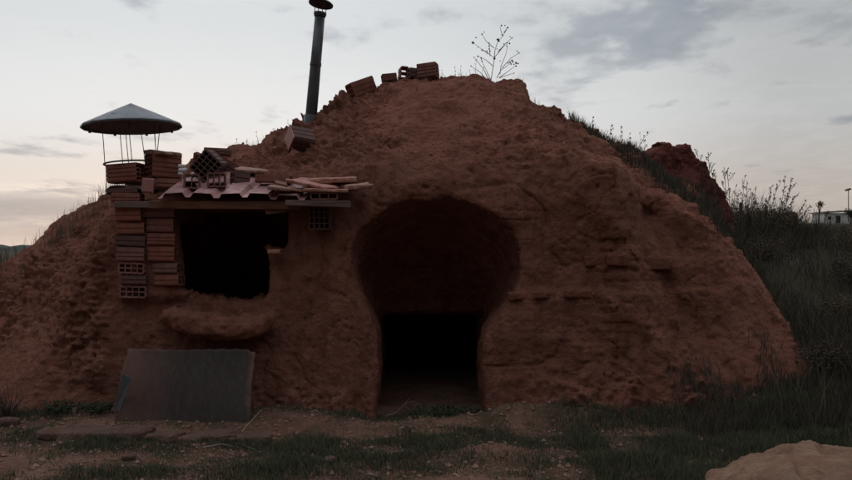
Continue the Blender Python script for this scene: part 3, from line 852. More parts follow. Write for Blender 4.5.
def front_mask(x, y):
    u, v = pxy(x, y)
    n = fbm(x, y, x*0, 1.6, 3, 201)
    def band(u0, u1, v0, v1, s=14, sv=3): return sstep(u0-s, u0+s, u)*(1-sstep(u1-s, u1+s, u))*sstep(v0-sv, v0+sv, v)*(1-sstep(v1-sv, v1+sv, v))
    m = band(-200, 60, 426, 444)*.95 + band(60, 200, 439, 449)*.9 + band(185, 425, 434, 460)*.85 + band(400, 560, 424, 475)*.7 + band(530, 1500, 408, 700)*1.0
    m = m + band(380, 480, 408, 418, 5)*.9 + .28 + band(40, 400, 462, 520)*.35 + band(0, 110, 410, 424)*.6
    m = m*(1-.9*np.exp(-((u-505)/62)**2-((v-416)/8)**2))*(1-.9*np.exp(-((u-485)/30)**2-((v-451)/5)**2))
    m = m*(1-.85*band(40, 290, 428, 440))
    return np.clip(m + n*.45*(m > .1), 0, 1)
N1 = 380000
x = rng.uniform(-6, 6.5, N1); y = rng.uniform(-3.6, .25, N1)
x *= .3+.7*np.clip((y-CAMY)/7.5, 0, 1)
k = rng.random(N1) < front_mask(x.astype(np.float32), y.astype(np.float32)); x, y = x[k], y[k]
z = terrain(x, y); cl = np.clip(.6+.6*fbm(x, y, x*0, 3.0, 2, 7), .25, 1.4)
o = blades('grass', np.stack([x, y, z-.005], 1), rng.uniform(.025, .085, len(x))*cl*(1+.6*(x > 1.2)), rng.uniform(.003, .006, len(x)), M_GRASS, .8); tag(o, 'short patchy green grass on the ground before the mound', 'grass', kind='stuff')
# taller dry stems in the grass
N2 = 5000
x = rng.uniform(-4.5, 5.5, N2); y = rng.uniform(-3.2, .1, N2); k = (rng.random(N2) < front_mask(x.astype(np.float32), y.astype(np.float32))*np.where(x > .8, 1, .12)); x, y = x[k], y[k]
o = blades('dry_grass', np.stack([x, y, terrain(x, y)], 1), rng.uniform(.08, .26, len(x)), rng.uniform(.002, .004, len(x)), M_DRYG, .5); tag(o, 'sparse thin dry stems standing in the green grass', 'dry grass', kind='stuff')
# brush covering the right slope
N3 = 170000
x = rng.uniform(2.2, 9.5, N3); y = rng.uniform(-2.2, 9, N3)
w = sstep(2.3, 3.4, x + .15*y + .35*fbm(x, y, x*0, 1.5, 2, 8)) ; k = rng.random(N3) < w*np.clip(.6+.6*fbm(x, y, x*0, 1.1, 3, 15), .15, 1); x, y = x[k], y[k]
z = terrain(x, y); zh = H_top(x, y)
kk = (z > zh-.25) | (x > 4.2); x, y, z = x[kk], y[kk], z[kk]
hh = rng.uniform(.10, .36, len(x))*np.clip(.8+.7*fbm(x, y, x*0, 1.4, 2, 25), .3, 1.6)*sstep(-2.5, 1, y+.2)
hh = np.maximum(hh, .05)*(1-.4*sstep(4, 6, y))
o = blades('brush', np.stack([x, y, z-.02], 1), hh, rng.uniform(.004, .010, len(x)), M_BRUSH, .8); tag(o, 'dense dull green brush covering the slope right of the mound', 'brush', kind='stuff')
N4 = 9000
x = rng.uniform(2.6, 9.5, N4); y = rng.uniform(-1.5, 6.5, N4); k = rng.random(N4) < sstep(2.9, 3.9, x+.15*y)*np.clip(.5+.9*fbm(x, y, x*0, .8, 3, 18), .05, 1); x, y = x[k], y[k]
o = blades('dry_grass', np.stack([x, y, terrain(x, y)-.02], 1), rng.uniform(.25, .62, len(x)), rng.uniform(.003, .007, len(x)), M_DRYG, .7); tag(o, 'tall dry grey brown stems through the brush on the right slope', 'dry grass', kind='stuff')
N5 = 2600
y = rng.uniform(3.6, 6.2, N5); d_ = y-CAMY; x = rng.uniform(722, 850, N5); x = (x-426)*d_/F_PX + .1*rng.standard_normal(N5)
k = rng.random(N5) < np.clip(.45+1.1*fbm(x, y, x*0, 1.7, 2, 29), .03, 1); x, y = x[k], y[k]
o = blades('dry_grass', np.stack([x, y, terrain(x, y)-.02], 1), rng.uniform(.22, .62, len(x))*(1-.45*sstep(5.0, 6.3, x)), rng.uniform(.004, .007, len(x)), M_DRYG, .45); tag(o, 'tall thin dry stems standing along the skyline of the right slope', 'dry grass', kind='stuff')
# fine grass along crests of the mound
def on_house(name, n, xr, yr, h, mat, cond, label, cat, wid=(.0025, .005)):
    pts = []
    xs = rng.uniform(*xr, n); ys = rng.uniform(*yr, n)
    for a, b in zip(xs, ys):
        if rng.random() < cond(a, b): pts.append((a, b, drop(a, b)-.01))
    pts = np.array(pts); o = blades(name, pts, rng.uniform(*h, len(pts)), rng.uniform(*wid, len(pts)), mat, .55); tag(o, label, cat, kind='stuff')
cn = lambda a, b: float(np.clip(.35+1.0*fbm(np.array([a]), np.array([b]), np.array([0.]), 2.4, 2, 44)[0], 0.03, 1))
on_house('dry_grass', 9500, (-7, -3.1), (1.2, 2.5), (.08, .24), M_DRYG, lambda a, b: cn(a, b)*(1 if b > 1.5 else .35), 'fine dry grass along the left flank crest', 'dry grass')
on_house('dry_grass', 1100, (-2.6, 1.6), (1.75, 2.5), (.03, .12), M_DRYG, lambda a, b: cn(a, b), 'thin dry grass tufts along the top of the mound', 'dry grass')
on_house('brush', 26000, (1.75, 4.1), (.55, 3.2), (.04, .17), M_BRUSH, lambda a, b: float(sstep(.0, .35, b-(.75+.12*math.sin(a*6))-max(0, 2.35-a)*1.3))*.95, 'dark short growth on the right shoulder of the mound', 'brush', (.004, .009))
on_house('brush', 16000, (2.3, 4.3), (-.75, .9), (.05, .2), M_BRUSH, lambda a, b: float(sstep(.62, .05, drop(a, b)+.12*math.sin(a*9)+.1*math.sin(b*13)))*.9, 'grass creeping up the right foot of the mound', 'brush', (.004, .008))
# gravel
m = MB()
for _ in range(2600):
    a = random.uniform(-4, 3.5); b = random.uniform(-3.0, .0); s_ = random.uniform(.006, .02)*(1.5 if random.random() < .1 else 1)
    m.blob((a, b, tz(a, b)+s_*.3), s_)
o = m.build('gravel', M_PEB); tag(o, 'scattered crumbs of red earth and gravel on the ground', 'gravel', kind='stuff')
m = MB()
for _ in range(2600):
    a = random.uniform(-4.2, 2.6); b = random.uniform(.3, 2.2)
    zz = drop(a, b); s_ = random.uniform(.005, .012)*(1.8 if random.random() < .06 else 1)
    if zz > .3 and math.sin(a*3.1+1)*math.sin(b*4.3+a) > random.uniform(-.6, .6): m.blob((a, b, zz+s_*.4), s_, .4)
o = m.build('earth_clods', flat_mat('clod_earth', (.25, .092, .062), (.36, .14, .095))); tag(o, 'small clods of earth lying on the mound slopes', 'earth clods', kind='stuff')

# ------------------------------------------------------------------ dry weeds, each one its own
def weed(base, tip, bend=.1, nb=7, heads=True, label='', group=None, r=.004, spread=.35, mat=None, hm=None, headr=.010, name='dry_weed', cat='dry weed', start=.3, tufts=2):
    base = Vector(base); tip = Vector(tip); L = (tip-base).length; ax = (tip-base).normalized()
    sd = ax.cross(Vector((0, 1, 0))).normalized()
    bd = sd*bend*L*random.choice((-1, 1)) + Vector((0, random.uniform(-.1, .1)*L, 0))
    def pos(t): return base.lerp(tip, t) + bd*(4*t*(1-t))*.5
    m = MB(); hd = MB()
    m.tube([pos(t) for t in np.linspace(0, 1, 7)], [r*(1-.65*t) for t in np.linspace(0, 1, 7)], 5)
    ends = [pos(1)]
    for i in range(nb):
        t = start+(0.95-start)*i/max(nb-1, 1)+random.uniform(-.04, .04); p = pos(t)
        a = random.uniform(0, 2*math.pi); out = (sd*math.cos(a)+Vector((0, 1, 0))*math.sin(a))
        bl = L*(1-t*.7)*random.uniform(.5, 1)*spread
        e = p + ax*bl*.85 + out*bl*.6
        mid = p.lerp(e, .5) + out*bl*.10
        m.tube([p, mid, e], [r*.55, r*.45, r*.25], 4); ends.append(e)
        for q in range(tufts):
            s0 = p.lerp(e, random.uniform(.4, .9)); e2 = s0 + (ax*.7+Vector((random.uniform(-1, 1), random.uniform(-1, 1), 0))*.6)*bl*.35
            m.tube([s0, e2], [r*.3, r*.2], 3); ends.append(e2)
    if heads:
        for e in ends:
            hd.blob(e, headr*random.uniform(.7, 1.3))
            if random.random() < .5: hd.blob(e+Vector((random.uniform(-1, 1), 0, random.uniform(-1.5, -.5)))*headr*2, headr*.7)
    n0 = len(m.f); m.add(hd.v, hd.f) if heads else None
    o = m.build(name, mat or M_STALK)
    if heads:
        o.data.materials.append(hm or M_HEAD)
        for p in o.data.polygons[n0:]: p.material_index = 1
    tag(o, label, cat, group); return o
# the big one on the crest: several stems out of one root
def crest_plant():
    y = 2.0; b0 = P(492, 80, y); root = empty('flowering_weed', b0); st = MB(); hd = MB()
    def line(pts, r): st.tube([P(a, b, y+dy) for a, b, dy in pts], [r*(1-.55*i/(len(pts)-1)) for i in range(len(pts))], 5)
    L = [[(491,80,0),(493,68,0),(494.5,58,0),(488,53,.02),(480,48,.04),(473,42.5,.05)], [(494,60,0),(495,50,-.03),(498,41,-.04),(503,36,-.05),(507,27,-.06)],
         [(494,58,0),(499,52,.03),(503,47,.05),(507,44,.06)], [(497,78,0),(501,70,.02),(507,66,.03),(512,62,.04)], [(499,78,.02),(507,72,.05),(515,66,.07)],
         [(500,74,0),(501,66,0),(506,54,0),(507.5,46,0)], [(488,54,0),(484,50.5,.1),(482,51,.1)], [(491,80,0),(487,72,-.05),(481,59,-.08)], [(481,60,-.08),(482,58,-.08)],
         [(503,36,-.05),(501,31,-.05),(500,26.5,-.05)], [(489,80,0),(484,70,.05),(478,62,.1),(474,57,.1)], [(487,80,.05),(480,72,.08),(471,66,.1)], [(493,66,0),(486,60,-.05),(478,56,-.08)], [(498,52,-.03),(505,44,-.05),(512,38,-.06)], [(502,68,.02),(511,58,.05),(519,53,.06)], [(494,48,0),(486,41,.04),(482,34,.05)], [(499,78,0),(505,76,.05),(514,73,.08)], [(505,32,-.05),(507.5,28,-.05)], [(490,56,0),(489.5,47,.02),(489,43,.03)]]
    for p in L: line(p, .0045)
    H = [(473,42.5,1.7),(476,37.5,1.1),(501.5,25.5,1),(505,25.5,1),(508,27.5,1.1),(504.5,32,1),(502,35,.9),(498,39.5,1.5),(499,41,1),(489,43,1),(489,46,1),(489,49,.8),(487,51,1),(490,51,1),(485,51,.8),(482,50,1),
         (504,44,1),(507,43,1),(509.5,43.5,1),(507,46,.9),(500,50,1),(497,49,.8),(494.5,58.5,1.4),(508,63,1),(510,62,1),(512,60.5,1.2),(513,62,1),(516,63,1.3),(518,63.5,1),(516,66,1),(511,64,1),(514,64.5,.9),(481,58,1),(482,61,.8),(500,61,.7),(478,47,.7),(474,57,.9),(471,66,.9),(478,56,.9),(512,38,1),(510,36.5,.8),(519,53,1),(517,51,.8),(482,34,1),(484,32,.8),(514,73,.8),(476,60,.7)]
    st.build('stem', M_STALK, root)
    for a, b, s_ in H:
        hd = MB(); hd.blob(P(a, b, y+random.uniform(-.06, .08)), .0115*s_); hd.build('seed_head', M_HEAD, root)
    tag(root, 'tall dry branching weed with dark seed heads on top of the mound', 'dry weed')
crest_plant()
ORD = ['leftmost', 'second from left', 'third from left', 'fourth from left', 'fifth from left', 'sixth from left', 'seventh from left', 'eighth from left', 'ninth from left', 'tenth from left', 'eleventh from left', 'twelfth from left']
def cluster(items, desc, group, y, **kw):
    items = sorted(items, key=lambda q: q[0])
    for i, it in enumerate(items):
        bx, tx, ty = it[:3]; yy = it[3] if len(it) > 3 else y
        p = P(bx, 0, yy); zz = max(drop(p.x, yy), tz(p.x, yy))-.03
        weed((p.x, yy, zz), P(tx, ty, yy+random.uniform(-.1, .1)), label='%s of the %s' % (ORD[i], desc), group=group, **kw)
G = 'dry weeds'
cluster([(457, 455, 67), (462, 461, 66), (470, 469.5, 70), (476, 477.5, 56), (482, 484, 67), (443, 442, 70), (533, 535, 98)], 'thin short stems on the mound top', 'thin stems on the mound top', 2.0, nb=3, r=.0025, heads=True, headr=.005, spread=.2, tufts=0)
cluster([(236, 237, 139), (258, 256, 132), (270, 273, 129), (290, 288, 120), (330, 334, 103), (340, 339, 99)], 'tiny sprigs along the left upper crest', 'sprigs on the left upper crest', 2.0, nb=3, r=.002, heads=True, headr=.005, spread=.3, tufts=0)
cluster([(596, 593, 118, 1.8), (610, 612, 125, 1.8), (619, 622, 128, 1.8), (634, 648, 133, 2.0), (640, 645, 140, 2.1), (628, 630, 138, 1.9)], 'dry weeds on the shoulder left of the ruined wall', 'dry weeds left of the ruined wall', 1.9, nb=5, r=.003, headr=.009, spread=.25, tufts=1)
cluster([(702, 697, 152), (705, 708, 153), (709, 704, 172), (713, 711, 170), (717, 716, 176), (719, 724, 168), (721, 727, 172), (716, 708, 180)], 'tall dry weeds against the right edge of the ruined wall', 'tall dry weeds right of the ruined wall', 2.6, nb=9, r=.0075, headr=.008, spread=.3, tufts=3)
cluster([(735, 736, 186), (740, 738, 196), (745, 745, 176), (748, 750, 188), (752, 747, 181), (755, 756, 187), (760, 755, 198), (730, 731, 205)], 'upright dry weeds on the slope crest', 'upright dry weeds on the slope crest', 4.2, nb=10, r=.006, headr=.007, spread=.22, tufts=2)
cluster([(768, 772, 186), (770, 781, 181), (772, 785, 176), (773, 791, 178), (775, 796, 183), (778, 793, 197), (780, 806, 200), (784, 810, 205), (768, 766, 198), (776, 799, 193)], 'leaning dry weeds fanning to the right', 'fan of leaning dry weeds', 4.2, nb=13, r=.006, headr=.0075, spread=.18, tufts=2, bend=.14)
cluster([(805, 803, 209), (813, 818, 206), (820, 829, 211), (800, 806, 206), (790, 787, 206), (826, 826, 213)], 'short dry weeds near the small leafy tree', 'short dry weeds near the leafy tree', 5.2, nb=6, r=.004, headr=.007, spread=.3, tufts=1)
it = [(a, a+random.uniform(-6, 10), random.uniform(186, 208), random.uniform(3.2, 5.2)) for a in np.linspace(722, 768, 12)]
cluster(it, 'bare stalks behind the upright weeds on the slope crest', 'thin bare stalks on the slope crest', 4, nb=7, r=.0035, headr=.006, spread=.2, tufts=1)
it = [(a, a+random.uniform(-4, 6), random.uniform(118, 136)+abs(a-590)*.25, 2.0) for a in np.linspace(566, 636, 10)]
cluster(it, 'fine grass stalks along the upper right crest', 'fine stalks on the upper right crest', 2, nb=4, r=.0022, headr=.006, spread=.2, tufts=0)
# stems standing in the brush on the right slope
it = []
for k in range(10):
    a = random.uniform(735, 845); it.append((a, a+random.uniform(-14, 14), random.uniform(228, 275), random.uniform(1.0, 3.0)))
cluster(it, 'pale bare stems in the dark brush on the right slope', 'bare stems in the right brush', 2, nb=4, r=.003, heads=False, spread=.3)
# foot of the wall
def ground_weed(px, py, h, lab, mat=M_STALK, n=6, lean=0, heads=False):
    g = GP(px, py); zz = tz(g.x, g.y); weed((g.x, g.y, zz-.01), (g.x+lean, g.y, zz+h), nb=n, r=.003, label=lab, mat=mat, heads=heads, spread=.55, headr=.006, start=.15, hm=mat)
ground_weed(733, 413, .17, 'pale bleached weed at the right foot of the mound', M_PALE, 7)
ground_weed(541, 474, .14, 'small pale sprig in the foreground grass', M_PALE, 3)
ground_weed(448, 414, .22, 'thin green stem in the doorway grass', M_GRASS, 2, .02)
ground_weed(672, 428, .26, 'dry weed left of the boulder at the wall foot', M_STALK, 5)
ground_weed(606, 424, .24, 'dry weed in front of the right wall', M_STALK, 5)
ground_weed(780, 432, .30, 'dry weed just behind the boulder', M_STALK, 5)
ground_weed(652, 470, .22, 'thin weed in the grass left of the boulder', M_STALK, 4)
ground_weed(22, 424, .30, 'upright brown weed at the left foot of the mound', M_STALK, 4)
# tangled dead bush at far left
def bush(px, py, h, w, lab, mat, leafm=None, n=40, nl=0, name='dry_bush', cat='bush', at=None):
    g = at or GP(px, py); zz = tz(g.x, g.y); root = empty(name, (g.x, g.y, zz)); m = MB()
    for _ in range(n):
        a = random.uniform(0, 6.28); e = random.uniform(.3, 1)
        p1 = Vector((g.x+math.cos(a)*w*.5*e, g.y+math.sin(a)*w*.4*e, zz+h*random.uniform(.4, 1)))
        mid = Vector((g.x+math.cos(a)*w*.25*e, g.y+math.sin(a)*w*.2, zz+h*random.uniform(.2, .6)))
        m.tube([(g.x+random.uniform(-.03, .03), g.y, zz-.02), mid, p1, p1+Vector((random.uniform(-.08, .08), 0, random.uniform(-.07, .03)))], [.0045, .0035, .002, .001], 4)
    m.build('stems', mat, root)
    if nl:
        l = MB()
        for _ in range(nl):
            a = random.uniform(0, 6.28); e = random.random()**.5
            l.blob((g.x+math.cos(a)*w*.5*e*random.uniform(.6, 1.1), g.y+math.sin(a)*w*.4*e, zz+h*random.uniform(.05, .9)*(1-.4*e)), random.uniform(.008, .016), .6)
        l.build('leaves', leafm, root)
    tag(root, lab, cat)
for k, (bx, by, bh, bw) in enumerate(sorted([(3.9, .2, .34, .6), (4.6, 1.2, .42, .7), (4.3, 2.6, .38, .7), (5.2, 2.2, .45, .8), (5.9, 3.4, .42, .9), (5.0, 4.0, .4, .8), (4.9, -.2, .36, .6), (4.2, 3.9, .34, .7), (6.6, 4.6, .4, .9)], key=lambda q: q[0]/(q[1]+7.8))):
    bush(0, 0, bh, bw, '%s of the dark twiggy shrubs on the right slope' % ORD[k], M_STALK, M_BRUSH if k % 2 else M_DRYG, 46, 420, 'shrub', 'shrub', Vector((bx, by, 0)))
bush(8, 421, .33, .36, 'tangled dead bush at the far left foot of the mound', M_STALK)
bush(62, 419, .16, .45, 'low dark green plant left of the leaning sheet', M_GRASS, M_DLEAF, 30, 160, 'low_plant', 'plant')
bush(98, 420, .12, .40, 'low dark plant touching the left end of the leaning sheet', M_GRASS, M_DLEAF, 24, 140, 'low_plant', 'plant')
bush(575, 415, .16, .5, 'low leafy growth at the foot of the right wall', M_GRASS, M_DLEAF, 34, 200, 'low_plant', 'plant')
bush(448, 413.5, .13, .75, 'low green plants growing across the doorway', M_GRASS, M_DLEAF, 46, 260, 'low_plant', 'plant')
# dead branch in the doorway, straws on the ground
def branch(name, pts, r, lab, mat=M_PALE, twigs=(), cat='dead branch'):
    m = MB(); m.tube(pts, [r*(1-.6*i/(len(pts)-1)) for i in range(len(pts))], 6)
    for t in twigs: m.tube(t, [r*.5, r*.4, r*.2][:len(t)], 4)
    o = m.build(name, mat); tag(o, lab, cat)
yb_ = -.02
branch('dead_branch', [P(385, 416, -.15), P(394, 414, -.1), P(400, 409, -.05), P(405, 404, 0), P(413, 401, .02), P(422, 405, .05)], .008, 'curved dead branch lying in the doorway', M_GREYW,
       [[P(403, 406, 0), P(409, 409, -.03), P(413, 413, -.05)], [P(397, 411, -.05), P(393, 409, -.1), P(391, 406, -.12)], [P(411, 402, 0), P(416, 407, 0), P(418, 411, 0)], [P(405, 404, 0), P(408, 399, .02), P(411, 398, .03)]])
def gp(px, py, dz=.015):
    g = GP(px, py); g.z = tz(g.x, g.y)+dz; return g
branch('straw', [gp(238, 433), gp(248, 429, .05), gp(262, 424, .07)], .004, 'bleached straw at the right corner of the leaning sheet', M_PALE, cat='straw')
branch('straw', [gp(203, 446), gp(222, 443, .03), gp(240, 444)], .004, 'long bleached straw lying in the grass below the sheet', M_PALE, cat='straw')
branch('straw', [gp(240, 441), gp(252, 445, .02), gp(262, 450)], .0035, 'bleached straw bending right in the grass', M_PALE, cat='straw')

# ------------------------------------------------------------------ far things on the right horizon
def far_house():
    y = 180; z0 = P(838, 223.5, y).z; x0 = P(824.5, 0, y).x; root = empty('white_house', (x0+6, y, z0)); s = (y-CAMY)/F_PX
    W = 15; Hh = 10.5*s
    m = MB(); m.box((x0+W/2, y+3, z0+Hh/2), (W, 6, Hh)); m.build('wall', M_PLASTER, root)
    m = MB(); v = [(x0-.4, y-.4, z0+Hh+.02), (x0+W+.4, y-.4, z0+Hh+.9), (x0+W+.4, y+6.4, z0+Hh+.9), (x0-.4, y+6.4, z0+Hh+.02)]
    m.add([Vector(q) for q in v]+[Vector(q)+Vector((0, 0, .3)) for q in v], [(0,3,2,1),(4,5,6,7),(0,1,5,4),(1,2,6,5),(2,3,7,6),(3,0,4,7)]); m.build('roof', M_ROOFFAR, root)
    m = MB(); m.box((x0+13.5*s, y-.03, z0+4.2*s), (4.6*s, .12, 7.4*s)); m.build('garage_door', M_DARK, root)
    m = MB(); m.box((x0+5*s, y-.03, z0+5.5*s), (3*s, .1, 3*s)); m.build('window', M_DARK, root)
    tag(root, 'small white house with a dark doorway on the right horizon', 'house')
far_house()
y = 150; b = P(848.5, 222, y); root = empty('street_lamp', b); m = MB(); m.tube([b, P(848.5, 190.5, y)], [.10, .07], 8); m.build('pole', M_ROD, root)
m = MB(); s = (y-CAMY)/F_PX; m.box(P(848, 189.6, y), (3.6*s, 1.2, 1.6*s), Euler((0, D2R(-24), 0)).to_matrix()); m.build('lamp_head', M_PIPE, root, bevel=.06)
tag(root, 'street lamp standing behind the small white house', 'street lamp')
def tree(px, pyb, pyt, pyc, rpx, y, lab, leaf, n=260, name='leafy_tree'):
    s = (y-CAMY)/F_PX; b = P(px, pyb, y); c = P(px, pyc, y); root = empty(name, b)
    m = MB(); m.tube([b, b.lerp(c, .6), c], [.9*s, .6*s, .3*s], 7)
    for k in range(9):
        a = random.uniform(0, 6.28); m.tube([b.lerp(c, random.uniform(.4, .8)), c+Vector((math.cos(a), math.sin(a), random.uniform(-.2, .7)))*rpx*s*.8], [.35*s, .12*s], 4)
    m.build('trunk', M_STALK, root); l = MB()
    cs = [(c+Vector((random.uniform(-1, 1)*.7, random.uniform(-1, 1)*.7, random.uniform(-.6, .6)))*rpx*s) for _ in range(7)]
    for _ in range(n):
        q = random.choice(cs)+Vector([random.gauss(0, .26) for _ in range(3)])*rpx*s; e = random.uniform(.3, .6)*s
        R = Euler([random.uniform(0, 6.28) for _ in range(3)]).to_matrix()
        l.add([q+R @ Vector(v)*e for v in ((-1,-.6,0),(1,-.6,0),(1.1,.6,.3),(-1,.6,.2))], [(0,1,2,3)])
    l.build('crown', leaf, root); tag(root, lab, 'tree')
tree(819, 224, 199, 204, 4.5, 60, 'small thin tree with yellowish leaves left of the white house', M_LEAF, 220)
tree(851, 224, 200, 214, 6, 120, 'dark dense tree at the right end of the white house', M_DLEAF, 500, 'dense_tree')
for k, (px, py, w, h, lab) in enumerate([(761, 217, 9, 6, 'small red earth lump on the slope crest'), (790, 218, 13, 7, 'broad red earth lump right of the leaning weeds')]):
    s = (6.0-CAMY)/F_PX; o = lump_box('earth_lump', P(px, py, 6.0), (w*s, .25, h*s*1.6), M_RUIN, None, amp=.02, seed=160+k, p=4); tag(o, lab, 'earth lump')
m = MB(); m.tube([P(740.5, 224, 4.4), P(740.5, 213, 4.4), P(740.8, 203, 4.4)], [.035, .03, .022], 8); o = m.build('stump', M_ROD); tag(o, 'dark broken post among the upright dry weeds', 'post')
# distant wooded ridge along the left horizon
V4 = []; 
def ridge():
    xs = np.linspace(-330, 60, 300); y0 = 260
    h = P(0, 246.5, y0).z + 1.4*fbm(xs, xs*0, xs*0, .05, 4, 5) + .6*fbm(xs, xs*0, xs*0, .4, 2, 6)
    rows = []
    for dy, f in ((-30, 0), (-14, .6), (0, 1), (30, .8), (80, 0)):
        rows.append(np.stack([xs, xs*0+y0+dy+4*fbm(xs, xs*0+dy, xs*0, .1, 2, 8), np.where(f > 0, h*f, -3)], 1))
    V = np.concatenate(rows); n = len(xs); q = []
    for j in range(4):
        i = np.arange(n-1)+j*n; q.append(np.stack([i, i+1, i+n+1, i+n], 1))
    me = np_mesh('hills', V, np.concatenate(q), True); m_, nt, b_ = new_mat('wooded_hill'); b_.inputs['Base Color'].default_value = (.05, .06, .045, 1); b_.inputs['Roughness'].default_value = 1
    N = NB(nt); tc = N.n('ShaderNodeTexCoord').outputs['Object']; N.l(N.mix(N.rng(N.noise(tc, .3, 5), .35, .65), (.022, .028, .022), (.045, .05, .038)), b_.inputs['Base Color'])
    me.materials.append(m_); o = link(bpy.data.objects.new('hills', me)); tag(o, kind='structure')
ridge()

# ------------------------------------------------------------------ sky, sun, camera
SUN_EL = 3.0; SUN_AZ = -16.0     # azimuth from +Y towards +X in degrees: the glow is behind the mound, left of centre
w = bpy.data.worlds.new('World'); scene.world = w; w.use_nodes = True
nt = w.node_tree; N = NB(nt); bg = nt.nodes['Background']
tc = N.n('ShaderNodeTexCoord').outputs['Generated']
sp = N.n('ShaderNodeSeparateXYZ'); N.l(tc, sp.inputs[0]); dx, dy, dz = sp.outputs
sky = N.n('ShaderNodeTexSky', sky_type='NISHITA'); sky.sun_disc = False
sky.sun_elevation = D2R(SUN_EL); sky.sun_rotation = D2R(SUN_AZ); sky.air_density = 1.2; sky.dust_density = 2.0; sky.altitude = 700
fy = N.m('MAXIMUM', dy, .05)
A = N.m('DIVIDE', dx, fy); E = N.m('DIVIDE', dz, fy); front = N.rng(dy, .15, .6, 0, 1, True)
def ramp(v, stops):
    r = N.n('ShaderNodeValToRGB'); N.l(v, r.inputs[0]); cr = r.color_ramp; cr.interpolation = 'EASE'
    while len(cr.elements) < len(stops): cr.elements.new(.5)
    for e, (p, c) in zip(cr.elements, stops): e.position = p; e.color = (*c, 1)
    return r.outputs[0]
# thin high overcast: colour by height, brightness by distance from the sunset
vert = ramp(dz, [(0, (.68, .575, .50)), (.06, (.725, .655, .60)), (.16, (.74, .75, .755)), (.27, (.66, .69, .71)), (.55, (.85, .89, .95)), (1, (1.1, 1.16, 1.26))])
se, sa = D2R(8), D2R(-16)
sdir = (math.sin(sa)*math.cos(se), math.cos(sa)*math.cos(se), math.sin(se))
dot = N.n('ShaderNodeVectorMath', operation='DOT_PRODUCT'); N.l(tc, dot.inputs[0]); dot.inputs[1].default_value = sdir
br = ramp(N.rng(dot.outputs['Value'], -1, 1), [(0, (.24,)*3), (.5, (.78,)*3), (.75, (.72,)*3), (.88, (.67,)*3), (.95, (.91,)*3), (1, (1.06,)*3)])
base = N.n('ShaderNodeMix', data_type='RGBA', blend_type='MULTIPLY'); base.inputs[0].default_value = 1; N.l(vert, base.inputs[6]); N.l(br, base.inputs[7]); base = base.outputs[2]
# cloud texture on a flat layer overhead
zc = N.m('ADD', N.m('MAXIMUM', dz, 0.0), .10)
cv = N.n('ShaderNodeCombineXYZ'); N.l(N.m('DIVIDE', dx, zc), cv.inputs[0]); N.l(N.m('DIVIDE', dy, zc), cv.inputs[1]); cv = cv.outputs[0]
n1 = N.noise(N.scale(cv, (1.0, .8, 1)), 1.9, 8, .55, .12); n2 = N.noise(N.scale(cv, (1, .7, 1)), 5.0, 8, .56, .12)
nn = N.m('ADD', N.m('MULTIPLY', n1, .5), N.m('MULTIPLY', n2, .5))
def blob(px, py, rx, ry, a):
    a0, e0 = (px-426)/F_PX, (HOR-py)/F_PX
    q = N.m('ADD', N.m('POWER', N.m('ABSOLUTE', N.m('DIVIDE', N.m('SUBTRACT', A, a0), rx/F_PX)), 2.0), N.m('POWER', N.m('ABSOLUTE', N.m('DIVIDE', N.m('SUBTRACT', E, e0), ry/F_PX)), 2.0))
    return N.m('MULTIPLY', N.m('EXPONENT', N.m('MULTIPLY', q, -1.0)), a)
bl = None
for q in [(610, 25, 120, 48, .36), (657, 47, 30, 13, .26), (560, 78, 60, 22, .2), (700, 0, 70, 22, .2), (838, 15, 60, 30, .36), (848, 118, 28, 18, .24), (25, 203, 80, 13, .8), (10, 230, 70, 16, .8), (90, 216, 30, 8, .3), (60, 150, 100, 16, .18), (345, 38, 60, 14, .14), (430, 15, 60, 14, .12), (225, 128, 50, 12, .10)]:
    b_ = blob(*q); bl = b_ if bl is None else N.m('ADD', bl, b_)
bl = N.m('MULTIPLY', bl, front)
dens = N.m('ADD', N.m('ADD', N.m('MULTIPLY', N.m('SUBTRACT', nn, .5), 1.9), .48), N.m('SUBTRACT', bl, .25))
cl = N.rng(dens, .33, .66, 0, 1, True)
cl = N.m('MULTIPLY', cl, N.rng(dz, 0, .03))
ccol = N.n('ShaderNodeMix', data_type='RGBA', blend_type='MULTIPLY'); ccol.inputs[0].default_value = 1; N.l(base, ccol.inputs[6]); ccol.inputs[7].default_value = (.50, .545, .605, 1)
c = N.mix(N.m('MULTIPLY', cl, .85), base, ccol.outputs[2])
bk = N.rng(dy, -.1, .35); lowb = N.rng(dz, .05, .75, .07, 1, True)
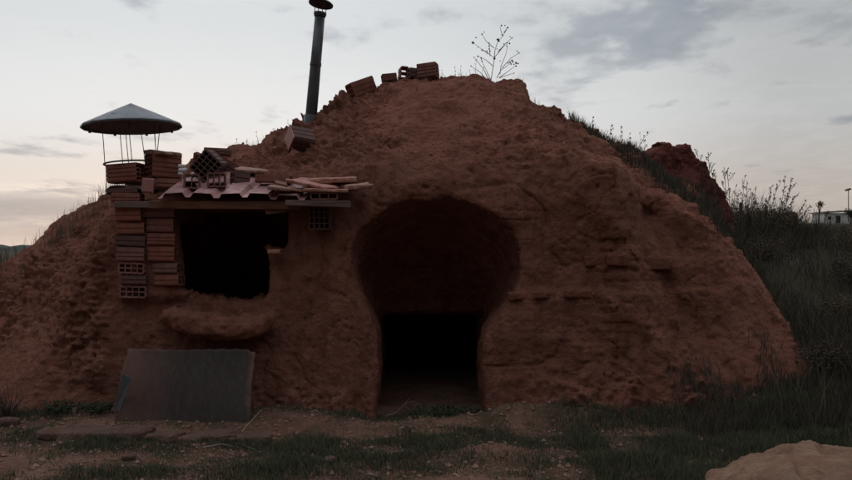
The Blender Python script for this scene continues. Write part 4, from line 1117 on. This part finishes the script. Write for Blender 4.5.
bkf = N.m('ADD', bk, N.m('MULTIPLY', N.m('SUBTRACT', 1.0, bk), lowb))   # added dimming of the unseen low sky behind the camera, darkens standing walls
bm = N.n('ShaderNodeVectorMath', operation='SCALE'); N.l(c, bm.inputs[0]); N.l(bkf, bm.inputs['Scale']); c = bm.outputs[0]
# bright breaks in the low clouds at left
wb = N.m('MULTIPLY', N.m('MULTIPLY', N.m('ADD', blob(60, 190, 90, 10, .5), blob(45, 222, 60, 6, .45)), front), N.rng(nn, .6, .45))
c = N.mix(wb, c, (.98, .86, .76))
wv = N.m('MULTIPLY', N.rng(n2, .45, .62), .10); c = N.mix(wv, c, (.80, .77, .76))
nb = N.n('ShaderNodeBackground'); N.l(sky.outputs[0], nb.inputs[0]); nb.inputs[1].default_value = .003
N.l(c, bg.inputs[0]); bg.inputs[1].default_value = 1.0
ad = N.n('ShaderNodeAddShader'); N.l(bg.outputs[0], ad.inputs[0]); N.l(nb.outputs[0], ad.inputs[1]); N.l(ad.outputs[0], nt.nodes['World Output'].inputs[0])

sl = bpy.data.lights.new('sun', 'SUN'); sl.energy = .25; sl.angle = D2R(12); sl.color = (1, .80, .66)
so = bpy.data.objects.new('sun', sl); COL.objects.link(so)
sv = Vector((math.sin(D2R(SUN_AZ))*math.cos(D2R(SUN_EL)), math.cos(D2R(SUN_AZ))*math.cos(D2R(SUN_EL)), math.sin(D2R(SUN_EL))))
so.rotation_euler = sv.to_track_quat('Z', 'Y').to_euler(); so.location = (0, 0, 20)

cam = bpy.data.cameras.new('camera'); cam.sensor_width = 36; cam.lens = F_PX/852*36; cam.shift_y = (HOR-240)/852; cam.clip_end = 3000; cam.clip_start = .05
co = bpy.data.objects.new('camera', cam); COL.objects.link(co); co.location = (0, CAMY, EYE); co.rotation_euler = (math.pi/2, 0, 0); scene.camera = co
scene.render.engine = 'CYCLES'
scene.render.resolution_x = 1024; scene.render.resolution_y = 577
scene.cycles.max_bounces = 6; scene.cycles.diffuse_bounces = 4
scene.view_settings.view_transform = 'Standard'; scene.view_settings.look = 'None'; scene.view_settings.exposure = 0; scene.view_settings.gamma = 1
